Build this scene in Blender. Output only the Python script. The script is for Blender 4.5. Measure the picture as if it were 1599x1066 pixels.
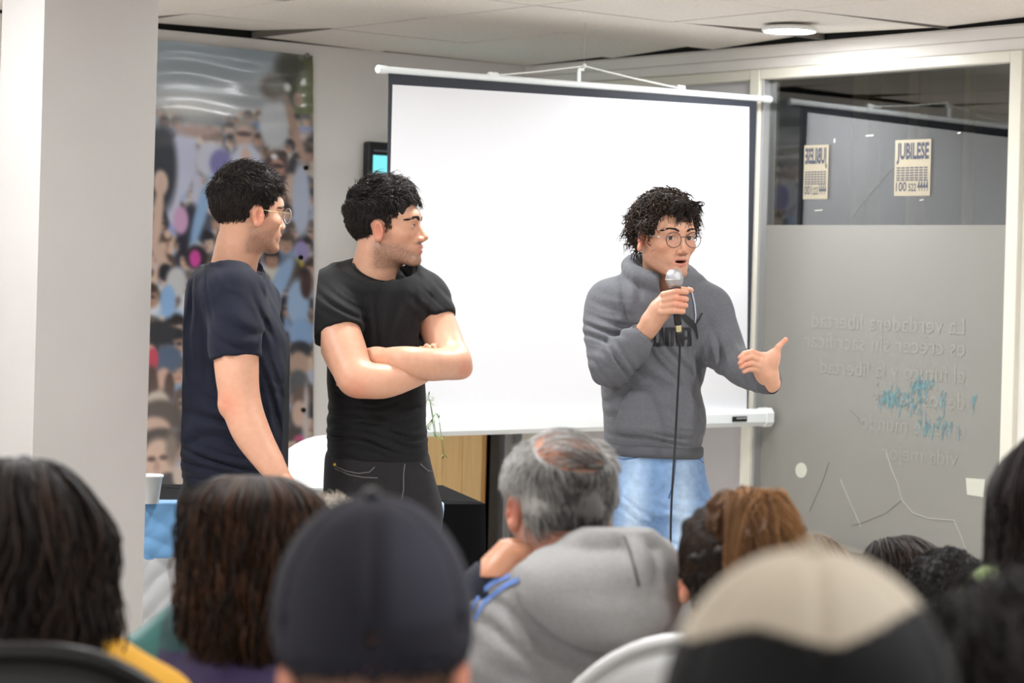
import bpy, math, random
import numpy as np
from mathutils import Vector, Matrix
random.seed(7); rng = np.random.default_rng(7)
SC = bpy.context.scene
for o in list(bpy.data.objects): bpy.data.objects.remove(o)

# ---------------------------------------------------------------- camera, world, exposure
F_PX, CX, CY, ROLL, ZC = 3600.0, 800.0, 430.0, 0.027, 1.5
CR, SR = math.cos(ROLL), math.sin(ROLL)
cam = bpy.data.objects.new('camera', bpy.data.cameras.new('camera'))
SC.collection.objects.link(cam); SC.camera = cam
cam.matrix_world = Matrix(((CR, -SR, 0, 0), (0, 0, -1, 0), (SR, CR, 0, ZC), (0, 0, 0, 1)))
cam.data.sensor_width = 36.0; cam.data.sensor_fit = 'HORIZONTAL'
cam.data.lens = F_PX / 1599 * 36
cam.data.shift_x = (799.5 - CX) / 1599; cam.data.shift_y = (CY - 533) / 1599
cam.data.clip_start = 0.05; cam.data.clip_end = 60
cam.data.dof.use_dof = True; cam.data.dof.focus_distance = 6.9; cam.data.dof.aperture_fstop = 4.8
world = bpy.data.worlds.new('room_ambience'); SC.world = world; world.use_nodes = True
world.node_tree.nodes['Background'].inputs[0].default_value = (0.97, 0.985, 1.0, 1)
world.node_tree.nodes['Background'].inputs[1].default_value = 1.0
SC.view_settings.view_transform = 'Standard'; SC.view_settings.look = 'None'
SC.view_settings.gamma = 1; SC.view_settings.use_curve_mapping = False
SC.view_settings.exposure = 0.2
LAMP_STRENGTH = 165.0

# ---------------------------------------------------------------- geometry of the picture and the room
def ray(px, py):
    u, v = px - CX, py - CY
    return np.array([(u*CR + v*SR)/F_PX, 1.0, (u*SR - v*CR)/F_PX])
def at(px, py, Y): return ray(px, py)*Y + np.array([0, 0, ZC])
DA = np.array([.781, .625]); DA /= np.linalg.norm(DA); DB = np.array([DA[1], -DA[0]])
CORNER = ray(820, 103)[:2]*11.45
HC = 2.5414
def room(s, t, z): p = CORNER - s*DA + t*DB; return np.array([p[0], p[1], z])   # s: from the glazed wall, t: from the poster wall
def on_left(px, py, off=0.0):
    d = ray(px, py); k = (CORNER @ DB + off)/(d[:2] @ DB); return d*k + np.array([0, 0, ZC])
def on_right(px, py, off=0.0):
    d = ray(px, py); k = (CORNER @ DA - off)/(d[:2] @ DA); return d*k + np.array([0, 0, ZC])
def st(p): q = np.asarray(p)[:2] - CORNER; return -(q @ DA), q @ DB
def wall_s(px, py): return st(on_left(px, py))[0]
def wall_t(px, py): return st(on_right(px, py))[1]

# ---------------------------------------------------------------- materials
def lin(r, g, b): return tuple((x/255/12.92 if x/255 <= .04045 else ((x/255+.055)/1.055)**2.4) for x in (r, g, b))
def mat(name, col, rough=.6, spec=.5, noise=0.0, nscale=8.0, bump=0.0, bscale=60.0, metal=0.0, attr=None, sss=0.0, sheen=0.0, emit=None, estr=0.0, stretch=None, coat=0.0):
    m = bpy.data.materials.new(name); m.use_nodes = True
    nt = m.node_tree; b = nt.nodes['Principled BSDF']; L = nt.links.new
    b.inputs['Base Color'].default_value = (*col, 1); b.inputs['Roughness'].default_value = rough
    b.inputs['Specular IOR Level'].default_value = spec; b.inputs['Metallic'].default_value = metal
    if sheen: b.inputs['Sheen Weight'].default_value = sheen; b.inputs['Sheen Roughness'].default_value = .6
    if coat: b.inputs['Coat Weight'].default_value = coat; b.inputs['Coat Roughness'].default_value = .14
    if sss:
        b.inputs['Subsurface Weight'].default_value = sss; b.inputs['Subsurface Radius'].default_value = (1, .35, .2)
        b.inputs['Subsurface Scale'].default_value = .008
    tc = nt.nodes.new('ShaderNodeTexCoord'); src = tc.outputs['Object']
    if stretch:
        mp = nt.nodes.new('ShaderNodeMapping'); mp.inputs['Scale'].default_value = stretch; L(src, mp.inputs[0]); src = mp.outputs[0]
    base = None
    if attr:
        a = nt.nodes.new('ShaderNodeAttribute'); a.attribute_name = attr; base = a.outputs['Color']
    if noise:
        n = nt.nodes.new('ShaderNodeTexNoise'); n.inputs['Scale'].default_value = nscale; n.inputs['Detail'].default_value = 5
        L(src, n.inputs['Vector'])
        mr = nt.nodes.new('ShaderNodeMapRange'); mr.inputs[1].default_value = .25; mr.inputs[2].default_value = .75
        mr.inputs[3].default_value = 1-noise; mr.inputs[4].default_value = 1+noise; L(n.outputs['Fac'], mr.inputs[0])
        mx = nt.nodes.new('ShaderNodeMix'); mx.data_type = 'RGBA'; mx.blend_type = 'MULTIPLY'; mx.inputs[0].default_value = 1
        if base: L(base, mx.inputs[6])
        else: mx.inputs[6].default_value = (*col, 1)
        L(mr.outputs[0], mx.inputs[7]); base = mx.outputs[2]
    if base: L(base, b.inputs['Base Color'])
    if bump:
        n = nt.nodes.new('ShaderNodeTexNoise'); n.inputs['Scale'].default_value = bscale; n.inputs['Detail'].default_value = 4
        L(src, n.inputs['Vector'])
        bp = nt.nodes.new('ShaderNodeBump'); bp.inputs['Strength'].default_value = bump; bp.inputs['Distance'].default_value = .004
        L(n.outputs['Fac'], bp.inputs['Height']); L(bp.outputs[0], b.inputs['Normal'])
    if emit:
        b.inputs['Emission Color'].default_value = (*emit, 1); b.inputs['Emission Strength'].default_value = estr
    return m
def glass_mat(name, refl, tint=(1, 1, 1), rough=0.0, blend=.2):
    m = bpy.data.materials.new(name); m.use_nodes = True; nt = m.node_tree; nt.nodes.clear(); L = nt.links.new
    out = nt.nodes.new('ShaderNodeOutputMaterial'); mx = nt.nodes.new('ShaderNodeMixShader')
    tr = nt.nodes.new('ShaderNodeBsdfTransparent'); tr.inputs[0].default_value = (*tint, 1)
    gl = nt.nodes.new('ShaderNodeBsdfGlossy'); gl.inputs['Roughness'].default_value = rough
    fr = nt.nodes.new('ShaderNodeLayerWeight'); fr.inputs[0].default_value = blend
    mr = nt.nodes.new('ShaderNodeMapRange'); mr.inputs[3].default_value = refl; mr.inputs[4].default_value = 1
    mr.inputs[1].default_value = 0.0; mr.inputs[2].default_value = 1.0
    L(fr.outputs['Fresnel'], mr.inputs[0]); L(mr.outputs[0], mx.inputs[0]); L(tr.outputs[0], mx.inputs[1]); L(gl.outputs[0], mx.inputs[2])
    L(mx.outputs[0], out.inputs[0]); return m

# ---------------------------------------------------------------- objects
BASE = {}
def tag(o, label=None, cat=None, group=None, kind=None):
    if label: o['label'] = label
    if cat: o['category'] = cat
    if group: o['group'] = group
    if kind: o['kind'] = kind
    return o
def thing(name, label, cat, loc=(0, 0, 0), group=None):
    o = bpy.data.objects.new(name, None); SC.collection.objects.link(o)
    o.location = loc; o.empty_display_size = .1; BASE[o.name] = np.array(loc, float)
    return tag(o, label, cat, group)
def base_of(o):
    while o.parent: o = o.parent
    return BASE.get(o.name, np.zeros(3))
def make(name, verts, faces, m, parent=None, smooth=False, col=None, autos=None):
    """verts in world coordinates, stored relative to the base of the thing"""
    V = np.asarray(verts, float).reshape(-1, 3)
    b = base_of(parent) if parent else np.zeros(3)
    if parent is None:
        b = np.array([(V[:, 0].min()+V[:, 0].max())/2, (V[:, 1].min()+V[:, 1].max())/2, V[:, 2].min()])
    me = bpy.data.meshes.new(name); W = V - b
    if isinstance(faces, np.ndarray):
        nf, k = faces.shape
        me.vertices.add(len(W)); me.vertices.foreach_set('co', W.astype(np.float32).ravel())
        me.loops.add(nf*k); me.loops.foreach_set('vertex_index', faces.astype(np.int32).ravel())
        me.polygons.add(nf); me.polygons.foreach_set('loop_start', np.arange(0, nf*k, k, dtype=np.int32))
        me.update(calc_edges=True); me.validate()
    else:
        me.from_pydata([tuple(v) for v in W], [], [tuple(int(i) for i in f) for f in faces]); me.update()
    if smooth: me.polygons.foreach_set('use_smooth', np.ones(len(me.polygons), bool))
    if col is not None and len(me.vertices) == len(col):
        a = me.color_attributes.new('Col', 'FLOAT_COLOR', 'POINT')
        c4 = np.ones((len(col), 4), np.float32); c4[:, :3] = col; a.data.foreach_set('color', c4.ravel())
    for mm in (m if isinstance(m, (list, tuple)) else [m]): me.materials.append(mm)
    o = bpy.data.objects.new(name, me); SC.collection.objects.link(o)
    if parent: o.parent = parent
    else: o.location = b; BASE[o.name] = b
    if autos: 
        me.polygons.foreach_set('use_smooth', np.ones(len(me.polygons), bool))
        try: me.set_sharp_from_angle(angle=math.radians(autos))
        except Exception: pass
    return o
def struct(name, *a, **k): return tag(make(name, *a, **k), kind='structure')

class MB:
    """collects boxes, tubes and prisms into one mesh"""
    def __init__(s): s.v = []; s.f = []
    def add(s, V, Fc):
        n = len(s.v); s.v.extend([tuple(map(float, p)) for p in V]); s.f.extend([tuple(int(i)+n for i in f) for f in Fc]); return s
    def box8(s, P): return s.add(P, [(0,3,2,1),(4,5,6,7),(0,1,5,4),(1,2,6,5),(2,3,7,6),(3,0,4,7)])
    def box(s, c, ax, ay, az, bev=0.0):
        """centre and three half-axis vectors"""
        c, ax, ay, az = map(lambda q: np.asarray(q, float), (c, ax, ay, az))
        if not bev: return s.box8([c-ax-ay-az, c+ax-ay-az, c+ax+ay-az, c-ax+ay-az, c-ax-ay+az, c+ax-ay+az, c+ax+ay+az, c-ax+ay+az])
        la, lb = np.linalg.norm(ax), np.linalg.norm(ay); ux, uy = ax/la, ay/lb
        lz = np.linalg.norm(az); uz = az/lz; bz = min(bev, lz*.95); b = min(bev, la*.95, lb*.95)
        pts = []
        for zz, ins in ((-lz, b), (-lz+bz, 0), (lz-bz, 0), (lz, b)):
            A, B = la-ins, lb-ins; k = b*.6
            ring = [(A-k,-B),(A,-B+k),(A,B-k),(A-k,B),(-A+k,B),(-A,B-k),(-A,-B+k),(-A+k,-B)]
            pts += [c+ux*x+uy*y+uz*zz for x, y in ring]
        fc = [tuple(range(7,-1,-1)), tuple(range(24,32))]
        for r in range(3):
            for i in range(8): j = (i+1)%8; fc.append((r*8+i, r*8+j, r*8+8+j, r*8+8+i))
        return s.add(pts, fc)
    def tube(s, pts, rad, n=8, caps=True, flat=None):
        P = np.asarray(pts, float); R = np.broadcast_to(np.asarray(rad, float), (len(P),))
        T = np.gradient(P, axis=0); T /= np.linalg.norm(T, axis=1)[:, None]+1e-12
        up = np.array([0, 0, 1.0]); 
        if abs(T[0] @ up) > .9: up = np.array([1.0, 0, 0])
        a = np.cross(T[0], up); a /= np.linalg.norm(a); V = []
        for i in range(len(P)):
            a = a - T[i]*(a @ T[i]); a /= np.linalg.norm(a)+1e-12; b = np.cross(T[i], a)
            for k in range(n):
                q = 2*math.pi*k/n; V.append(P[i] + R[i]*(math.cos(q)*a + math.sin(q)*b*(flat or 1)))
        fc = [(r*n+i, r*n+(i+1)%n, (r+1)*n+(i+1)%n, (r+1)*n+i) for r in range(len(P)-1) for i in range(n)]
        if caps: fc += [tuple(range(n-1, -1, -1)), tuple(range((len(P)-1)*n, len(P)*n))]
        return s.add(V, fc)
    def lathe(s, c, prof, n=24, axis=None):
        """profile of (radius, height) about an axis through c"""
        c = np.asarray(c, float); ax = np.array([0, 0, 1.0]) if axis is None else np.asarray(axis, float)/np.linalg.norm(axis)
        u = np.cross(ax, [1, 0, 0]) if abs(ax[0]) < .9 else np.cross(ax, [0, 1, 0]); u /= np.linalg.norm(u); w = np.cross(ax, u)
        V = [c + ax*h + r*(math.cos(2*math.pi*k/n)*u + math.sin(2*math.pi*k/n)*w) for r, h in prof for k in range(n)]
        fc = [(r*n+i, r*n+(i+1)%n, (r+1)*n+(i+1)%n, (r+1)*n+i) for r in range(len(prof)-1) for i in range(n)]
        fc += [tuple(range(n-1, -1, -1)), tuple(range((len(prof)-1)*n, len(prof)*n))]
        return s.add(V, fc)
    def ball(s, c, r, n=14, m=8, R=None):
        r = np.broadcast_to(np.asarray(r, float), (3,)); V = []
        for i in range(m+1):
            th = math.pi*i/m
            for k in range(n):
                q = 2*math.pi*k/n; p = np.array([math.sin(th)*math.cos(q), math.sin(th)*math.sin(q), math.cos(th)])*r
                V.append(np.asarray(c)+(R@p if R is not None else p))
        return s.add(V, [(i*n+k, (i+1)*n+k, (i+1)*n+(k+1)%n, i*n+(k+1)%n) for i in range(m) for k in range(n)])
    def build(s, name, m, parent=None, smooth=False, autos=None): return make(name, s.v, s.f, m, parent, smooth, autos=autos)
def D3(v, z=0.0): return np.array([v[0], v[1], z])
def rbox(mb, s0, s1, t0, t1, z0, z1, bev=0):
    """box in room coordinates"""
    return mb.box(room((s0+s1)/2, (t0+t1)/2, (z0+z1)/2), D3(DA)*(s1-s0)/2, D3(DB)*(t1-t0)/2, np.array([0, 0, (z1-z0)/2]), bev)
def text_mesh(txt, size, sx=1.0, mirror=False, extrude=0.0, align='LEFT', spacing=1.0, offset=0.0):
    cu = bpy.data.curves.new('lettering', 'FONT'); cu.body = txt; cu.size = size; cu.align_x = align; cu.space_character = spacing
    cu.extrude = extrude; cu.resolution_u = 3; cu.offset = offset
    o = bpy.data.objects.new('lettering', cu); SC.collection.objects.link(o); bpy.context.view_layer.update()
    me = bpy.data.meshes.new_from_object(o.evaluated_get(bpy.context.evaluated_depsgraph_get()))
    V = np.array([v.co[:] for v in me.vertices]).reshape(-1, 3); Fc = [tuple(p.vertices) for p in me.polygons]
    bpy.data.objects.remove(o); bpy.data.curves.remove(cu); bpy.data.meshes.remove(me)
    if len(V): V[:, 0] *= sx*(-1 if mirror else 1)
    if mirror: Fc = [f[::-1] for f in Fc]
    return V, Fc
def frame_map(V, o, ex, ey, en):
    return np.asarray(o) + V[:, :1]*np.asarray(ex) + V[:, 1:2]*np.asarray(ey) + V[:, 2:3]*np.asarray(en)
# ---------------------------------------------------------------- setting: floor, walls, ceiling, glazing
M_wall = mat('painted_plaster', lin(236, 232, 227), .65, noise=.035, nscale=2.2, bump=.12, bscale=25)
M_pillar = mat('pillar_paint', lin(174, 170, 167), .6, noise=.04, nscale=3, bump=.15, bscale=30)
M_floor = mat('floor_tile', lin(196, 190, 182), .4, noise=.1, nscale=3)
M_tile = mat('ceiling_tile', lin(234, 226, 217), .9, noise=.07, nscale=55, bump=.25, bscale=120)
M_tee = mat('ceiling_tee', lin(104, 99, 92), .5)
M_dark = mat('dark_void', lin(14, 14, 15), .9)
M_frame = mat('cream_frame_paint', lin(226, 222, 208), .38, noise=.03, nscale=6)
M_alu = mat('aluminium_frame', lin(170, 170, 170), .4, metal=.5)
M_wood = mat('oak_door', lin(255, 214, 150), .45, noise=.12, nscale=3.0, stretch=(14, 14, .7))
M_wood_edge = mat('oak_edge', lin(206, 152, 88), .5, noise=.1, nscale=4, stretch=(9, 9, .8))
M_black = mat('black_plastic', lin(16, 16, 18), .4)
M_clear = glass_mat('clear_glass', .14, (.8, .82, .8))
M_frost = mat('frosted_film', lin(140, 138, 132), .32, .5, noise=.03, nscale=1.6)
M_letter = mat('faded_lettering', lin(172, 169, 162), .45)
M_panel = mat('pale_panel', lin(200, 196, 198), .5, noise=.03, nscale=2)

mb = MB(); rbox(mb, -3, 11, -3, 14, -.1, 0); struct('floor', mb.v, mb.f, M_floor)
# poster wall with a doorway near the corner
S_D0, S_D1 = .035, .74
mb = MB(); rbox(mb, S_D1, 9.5, -.15, 0, 0, HC); rbox(mb, -.6, S_D1, -.15, 0, 2.08, HC); rbox(mb, -.6, S_D0, -.15, 0, 0, 2.08)
wl = struct('wall_left', mb.v, mb.f, M_wall)
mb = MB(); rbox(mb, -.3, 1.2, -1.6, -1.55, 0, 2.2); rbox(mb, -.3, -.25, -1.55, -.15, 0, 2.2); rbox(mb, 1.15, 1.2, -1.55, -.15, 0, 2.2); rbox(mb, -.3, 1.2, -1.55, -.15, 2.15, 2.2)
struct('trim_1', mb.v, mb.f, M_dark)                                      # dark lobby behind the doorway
dr = struct('door_1', *(lambda m: (m.v, m.f))(rbox(MB(), .245, .735, .005, .05, .005, 2.04, .004)), M_wood)
for i in range(4):
    w = (.735-.245)/4; s0 = .245+i*w
    mbp = rbox(MB(), s0+.003, s0+w-.003, .05, .056, .01, 2.035, .002); mbp.build('plank', M_wood, dr)
rbox(MB(), .222, .244, .0, .056, .005, 2.04, .003).build('door_edge', M_wood_edge, dr)
mb = MB().tube([room(.29, .057, 1.0), room(.29, .1, 1.0), room(.38, .1, 1.0)], .009, 8); mb.build('handle', M_alu, dr)
mb = MB(); rbox(mb, .055, .085, -.02, .03, 0, 2.08, .003); rbox(mb, .035, .245, -.02, .03, 2.05, 2.08); struct('trim_2', mb.v, mb.f, M_alu)
# glazed wall
T0, T1, T2, T3 = .14, 1.62, 1.69, 3.065
ZS, ZF, ZT = .37, 1.752, 2.39
mb = MB(); rbox(mb, -.12, 0, -.15, 9, ZT+.045, HC)
rbox(mb, -.12, 0, T1, 9, 0, ZS-.05); rbox(mb, -.12, 0, T3+.06, 9, ZS-.05, ZT+.045)
wr = struct('wall_right', mb.v, mb.f, M_wall)
for z0, z1 in ((ZT+.048, ZT+.094), (ZT+.097, ZT+.145)): rbox(MB(), 0, .008, .02, 9, z0, z1, .002).build('panel', M_wall, wr)
rbox(MB(), -.02, .012, T2-.1, T3+.1, ZS-.052, ZS-.012).build('sill_strip', M_dark, wr)
w1 = struct('window_1', *(lambda m: (m.v, m.f))(rbox(rbox(rbox(rbox(MB(), -.08, .03, T1, T2-.012, ZS-.05, ZT+.045, .004), -.08, .03, T3, T3+.06, ZS-.05, ZT+.045, .004), -.08, .028, T2-.012, T3, ZT, ZT+.045, .004), -.08, .0, T2-.012, T3, ZS-.05, ZS-.03, .004)), M_frame)
rbox(MB(), -.07, .026, T2-.012, T3, ZS-.03, ZS+.004, .003).build('bottom_rail', M_black, w1)
rbox(MB(), -.07, .012, T2-.012, T2, ZS, ZT, .002).build('glazing_bead', M_alu, w1)
rbox(MB(), -.035, -.027, T2, T3, ZF, ZT).build('clear_pane', M_clear, w1)
rbox(MB(), -.035, -.027, T2, T3, ZS, ZF).build('frosted_pane', M_frost, w1)
E1 = -D3(DA)                                                              # towards the room from the glazed wall
def pane_pt(px, py): p = on_right(px, py, -.0262); return p
def pane_shape(name, pts, m, off=.0006, close=True):
    """flat mark stuck on the pane, outline given as points on the glass"""
    P = [on_right(x, y, -.0262+off) for x, y in pts]; n = len(P)
    V = P + [p - E1*off*.9 for p in P]
    return make(name, V, [tuple(range(n))]+[tuple(range(2*n-1, n-1, -1))]+[(i, i+n, (i+1) % n+n, (i+1) % n) for i in range(n)], m, w1)
M_ghost = mat('frost_print', lin(150, 148, 141), .5)
for k, (txt, x, y, sz) in enumerate((('La verdadera libertad', 1508, 522, .105), ('es crecer sin sacrificar', 1508, 556, .105), ('el futuro y la libertad', 1508, 598, .1), ('de los demas', 1508, 640, .1), ('en este mundo', 1508, 684, .1), ('vida mejor', 1495, 728, .1))):
    V, Fc = text_mesh(txt, sz*.93, 1.02, mirror=True)
    o = on_right(x, y, -.0262+.0008)
    make('lettering', frame_map(V, o, D3(DB), (0, 0, 1), E1), Fc, M_ghost, w1)
M_cyan = mat('cyan_paint_smear', lin(150, 190, 196), .6, noise=.3, nscale=40)
def smear(cx, cy, n, sx, sy, r2):
    mbq = MB()
    for _ in range(n):
        x, y = cx+r2.normal(0, sx), cy+r2.normal(0, sy); h = abs(r2.normal(0, 9))+3; w = r2.uniform(.5, 1.8); sl = r2.normal(-2, 2)
        P = [on_right(a, b, -.0262+.001) for a, b in ((x, y), (x+w, y+.5), (x+w*.7+sl, y+h), (x+sl-.3, y+h*.95))]
        mbq.add(P, [(0, 1, 2, 3), (3, 2, 1, 0)])
    return mbq
mbq = MB()
for cx, cy, n, sx, sy in ((1395, 618, 90, 12, 7), (1440, 597, 60, 9, 5), (1425, 622, 40, 18, 8), (1475, 660, 35, 12, 5), (1474, 622, 12, 3, 8), (1448, 662, 14, 3, 3), (1436, 640, 12, 2, 12), (1523, 617, 8, 2, 1.5)):
    q = smear(cx, cy, n, sx, sy, rng); mbq.add(q.v, q.f)
tag(mbq.build('paint_smear', M_cyan, w1), kind='stuff')
M_scr = mat('scratch', lin(205, 202, 196), .5); M_scr2 = mat('dark_scratch', lin(120, 117, 110), .5)
def scratch(pts, m, w=.0016):
    mbq = MB(); P = [on_right(x, y, -.0262+.0012) for x, y in pts]
    mbq.tube(P, w, 4); return mbq.build('scratch', m, w1)
scratch([(1384, 706), (1392, 732), (1402, 755), (1408, 780), (1425, 800), (1450, 809), (1490, 812)], M_scr, .0011)
scratch([(1408, 780), (1385, 800), (1350, 815), (1330, 820)], M_scr2, .001)
scratch([(1312, 748), (1318, 762), (1330, 790), (1340, 812), (1344, 822)], M_scr, .0011)
scratch([(1294, 722), (1285, 750), (1272, 780), (1264, 798)], M_scr2, .001)
scratch([(1490, 812), (1500, 835), (1508, 858)], M_scr, .001)
scratch([(1328, 640), (1340, 652), (1344, 664)], M_scr2, .001)
pts = [(1251+9*math.cos(a), 734+12*math.sin(a)) for a in np.linspace(0, 2*math.pi, 20, False)][::-1]
M_stick = mat('pale_sticker', lin(204, 203, 190), .5)
pane_shape('round_sticker', pts, M_stick)
pane_shape('square_sticker', [(1508, 746), (1538, 748), (1536, 776), (1510, 772)][::-1], M_stick)
for x, y, w, h in ((1352, 211, 12, 2), (1302, 217, 2, 6), (1272, 328, 12, 1.5), (1436, 312, 6, 1.2), (1495, 207, 5, 2)): pane_shape('tape_scrap', [(x, y), (x, y+h), (x+w, y+h-1), (x+w, y-1)], M_stick)
scratch([(1328, 344), (1345, 320), (1370, 290), (1394, 262)], M_scr2, .0013)
# paper notice on the clear pane, its reflection built as a mirrored sheet
M_paper = mat('aged_paper', lin(158, 148, 128), .7, noise=.05, nscale=20); M_ink = mat('faded_ink', lin(66, 68, 80), .7)
def notice(px0, py0, px1, py1, mirror):
    p0 = on_right(px0, py1, -.0262+.001); p1 = on_right(px1, py1, -.0262+.001); top = on_right(px0, py0, -.0262+.001)
    ex = D3(DB); W = (p1-p0) @ ex; Hh = top[2]-p0[2]
    t = tag(make('notice_and_reflection', *(lambda m: (m.v, m.f))(MB().box(p0+ex*W/2+np.array([0, 0, Hh/2]), ex*W/2, E1*.0006, np.array([0, 0, Hh/2]))), M_paper),
        'yellowed paper notice reading JUBILESE in bold, stuck on the clear pane' if not mirror else 'reflection of the JUBILESE notice, built as a back-to-front sheet on the clear pane', 'notice')
    def put(txt, x, y, h, w, bold=.0):
        V, Fc = text_mesh(txt, 1.0, 1, mirror, offset=bold)
        V[:, 0] -= V[:, 0].min(); V[:, 1] -= V[:, 1].min(); V[:, 0] *= w*W/V[:, 0].max(); V[:, 1] *= h*Hh/V[:, 1].max()
        make('lettering', frame_map(V, p0+ex*x*W+np.array([0, 0, y*Hh])+E1*.0011, ex, (0, 0, 1), E1), Fc, M_ink, t)
    put('JUBILESE', .05, .56, .39, .9, .04)
    put('100', .05, .08, .17, .3, .02); put('522', .4, .08, .14, .22, .02); put('4444', .65, .08, .2, .3, .02)
    mbq = MB()
    for i, y in enumerate((.5, .455, .41, .365, .32, .28)):
        n = 7
        for k in range(n): 
            a = .06+k*.127; mbq.box(p0+ex*W*(a+.05)+np.array([0, 0, y*Hh])+E1*.0012, ex*W*.05, E1*.0003, np.array([0, 0, Hh*.012]))
    tag(mbq.build('small_print', M_ink, t), kind='stuff')
notice(1396, 219, 1452, 306, False); notice(1254, 227, 1292, 311, True)
# left light of the glazed wall: pale infill panel behind the projection screen
w2 = struct('window_2', *(lambda m: (m.v, m.f))(rbox(rbox(rbox(MB(), -.08, .02, T0-.06, T0, 0, ZT+.045, .004), -.08, .02, T0, T1, ZT, ZT+.045, .004), -.08, .0, T0, T1, 0, .06, .004)), M_frame)
rbox(MB(), -.05, -.03, T0, T1, .06, ZT).build('infill_panel', M_panel, w2)
rbox(MB(), -.03, .022, .02, T0-.06, 0, 2.08, .003).build('door_jamb', M_alu, w2)
# near-black box added beyond the clear pane: night, with ambient light shut out
M_night = mat('night_black', lin(12, 12, 11), .95, noise=.35, nscale=2.5); M_post = mat('mossy_post', lin(92, 86, 50), .9, noise=.3, nscale=6)
mb = MB(); rbox(mb, -2.6, -2.5, -1, 7, 0, 3.2); rbox(mb, -2.6, -.12, -1.0, -.9, 0, 3.2); rbox(mb, -2.6, -.12, 6.9, 7, 0, 3.2); rbox(mb, -2.6, -.12, -1, 7, 3.1, 3.2)
struct('night_box', mb.v, mb.f, M_night)
for i, (px, w, lab) in enumerate(((1432, .035, 'mossy timber post in the dark yard behind the JUBILESE notice'), (1512, .02, 'thin timber post in the dark yard near the right window edge'), (1352, .05, 'broad dim timber post in the dark yard left of the JUBILESE notice'))):
    d = ray(px, 250); k = (CORNER @ DA + 1.3)/(d[:2] @ DA); p = d*k; s, t = st(p)
    o = rbox(MB(), s-w, s+w, t-w, t+w, 0, 3.1, .006).build('timber_post', M_post); tag(o, lab, 'post')
# ceiling: dark void above a grid of lay-in tiles
mb = MB(); rbox(mb, -.2, 9.5, -.15, 10, HC+.2, HC+.25); ceil = struct('ceiling', mb.v, mb.f, M_dark)
mb = MB(); rbox(mb, -.6, 9.5, -.15, -.01, HC+.001, HC+.2); rbox(mb, -.12, -.01, 0, 10, HC+.001, HC+.2); struct('gap_shade_strip', mb.v, mb.f, M_dark)  # near-black strips above the wall tops stand in for shade in the tile gaps
GS = [.0, .88, 1.59, 2.30, 3.01, 3.72, 4.43]; GT = [.0, .66, 1.345, 2.03, 2.715, 3.4, 4.085]
LIFT = {(0, 2): (0, 0, 0, .034), (0, 3): (.030, 0, 0, .012), (0, 4): (.012, 0, 0, .03), (0, 1): (.002, 0, 0, .032), (0, 0): (0, .004, 0, .012), (1, 0): (.0, .012, 0, 0), (2, 0): (.036, .022, 0, .004), (3, 0): (.022, .012, 0, 0)}
for i in range(len(GS)-1):
    for j in range(len(GT)-1):
        s0, s1, t0, t1 = GS[i]+.006, GS[i+1]-.006, GT[j]+.006, GT[j+1]-.006
        z = [HC+q for q in LIFT.get((i, j), (0, 0, 0, 0))]                # corner heights (s0t0, s1t0, s1t1, s0t1): some tiles by the walls sit askew
        dz = random.uniform(-.0015, .0015)
        P = [room(s0, t0, z[0]+dz), room(s1, t0, z[1]+dz), room(s1, t1, z[2]+dz), room(s0, t1, z[3]+dz)]
        MB().box8(P+[p+np.array([0, 0, .014]) for p in P]).build('tile', M_tile, ceil)
mb = MB()
for s in GS[1:]: rbox(mb, s-.006, s+.006, 0, GT[-1], HC+.002, HC+.03)
for t in GT[1:]: rbox(mb, t*0+.0, GS[-1], t-.006, t+.006, HC+.002, HC+.03)
mb.build('tee_bars', M_tee, ceil)
mb = MB(); rbox(mb, GS[-1], 9.5, -.15, 10, HC, HC+.014); rbox(mb, -.0, GS[-1], GT[-1], 10, HC, HC+.014); mb.build('rear_tiles', M_tile, ceil)
mb = MB(); rbox(mb, 0, 9.5, 0, .022, HC-.004, HC+.002); rbox(mb, 0, .022, .022, 9.5, HC-.004, HC+.002)
# ceiling lamps
pil_corner = at(70, 0, 6.45)
M_lamp = mat('lamp_diffuser', (1, 1, 1), .5, emit=(.955, .98, 1.0), estr=LAMP_STRENGTH)
M_ring = mat('lamp_ring', lin(235, 235, 232), .4)
def lamp(s, t, r, lab):
    c = room(s, t, HC); o = thing('ceiling_lamp', lab, 'lamp', c+np.array([0, 0, -.02]), 'round ceiling lamps')
    MB().lathe(c, [(r*.9, 0), (r*.98, -.004), (r, -.012), (r*.97, -.02), (r*.9, -.021), (r*.9, -.012)], 32).build('ring', M_ring, o, smooth=True)
    MB().lathe(c, [(r*.91, -.012), (r*.9, -.019), (r*.5, -.0215), (.001, -.022)], 32).build('diffuser', M_lamp, o, smooth=True)
lamp(.46, 2.28, .115, 'round lit ceiling lamp above the glazed wall')
for k, (s, t) in enumerate(((2.9, 3.2), (5.0, 3.0), (2.4, 5.2), (4.9, 5.4), (7.3, 5.6), (2.6, 7.6), (5.0, 7.8), (7.2, 3.2))):
    lamp(s, t, .14, 'round lit ceiling lamp, %s audience row, %s the glazed wall' % (('front', 'front', 'middle', 'middle', 'middle', 'rear', 'rear', 'front')[k], ('nearest', 'second from', 'nearest', 'second from', 'third from', 'nearest', 'second from', 'third from')[k]))
for s, t, lab in ((4.2, 1.3, 'added ceiling lamp brightening the banner wall, unseen behind the pillar'), (2.7, 1.72, 'added ceiling lamp out of view, brightening the wall and crowd banner'), (1.6, 3.05, 'round lit ceiling lamp in front of the projection screen')): lamp(s, t, .12, lab)  # the two banner-side lamps are added out of view to brighten the left wall
q = st(pil_corner)
lamp(q[0]+1.15, q[1]+.55, .14, 'round lit ceiling lamp just left of the square pillar')
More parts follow.
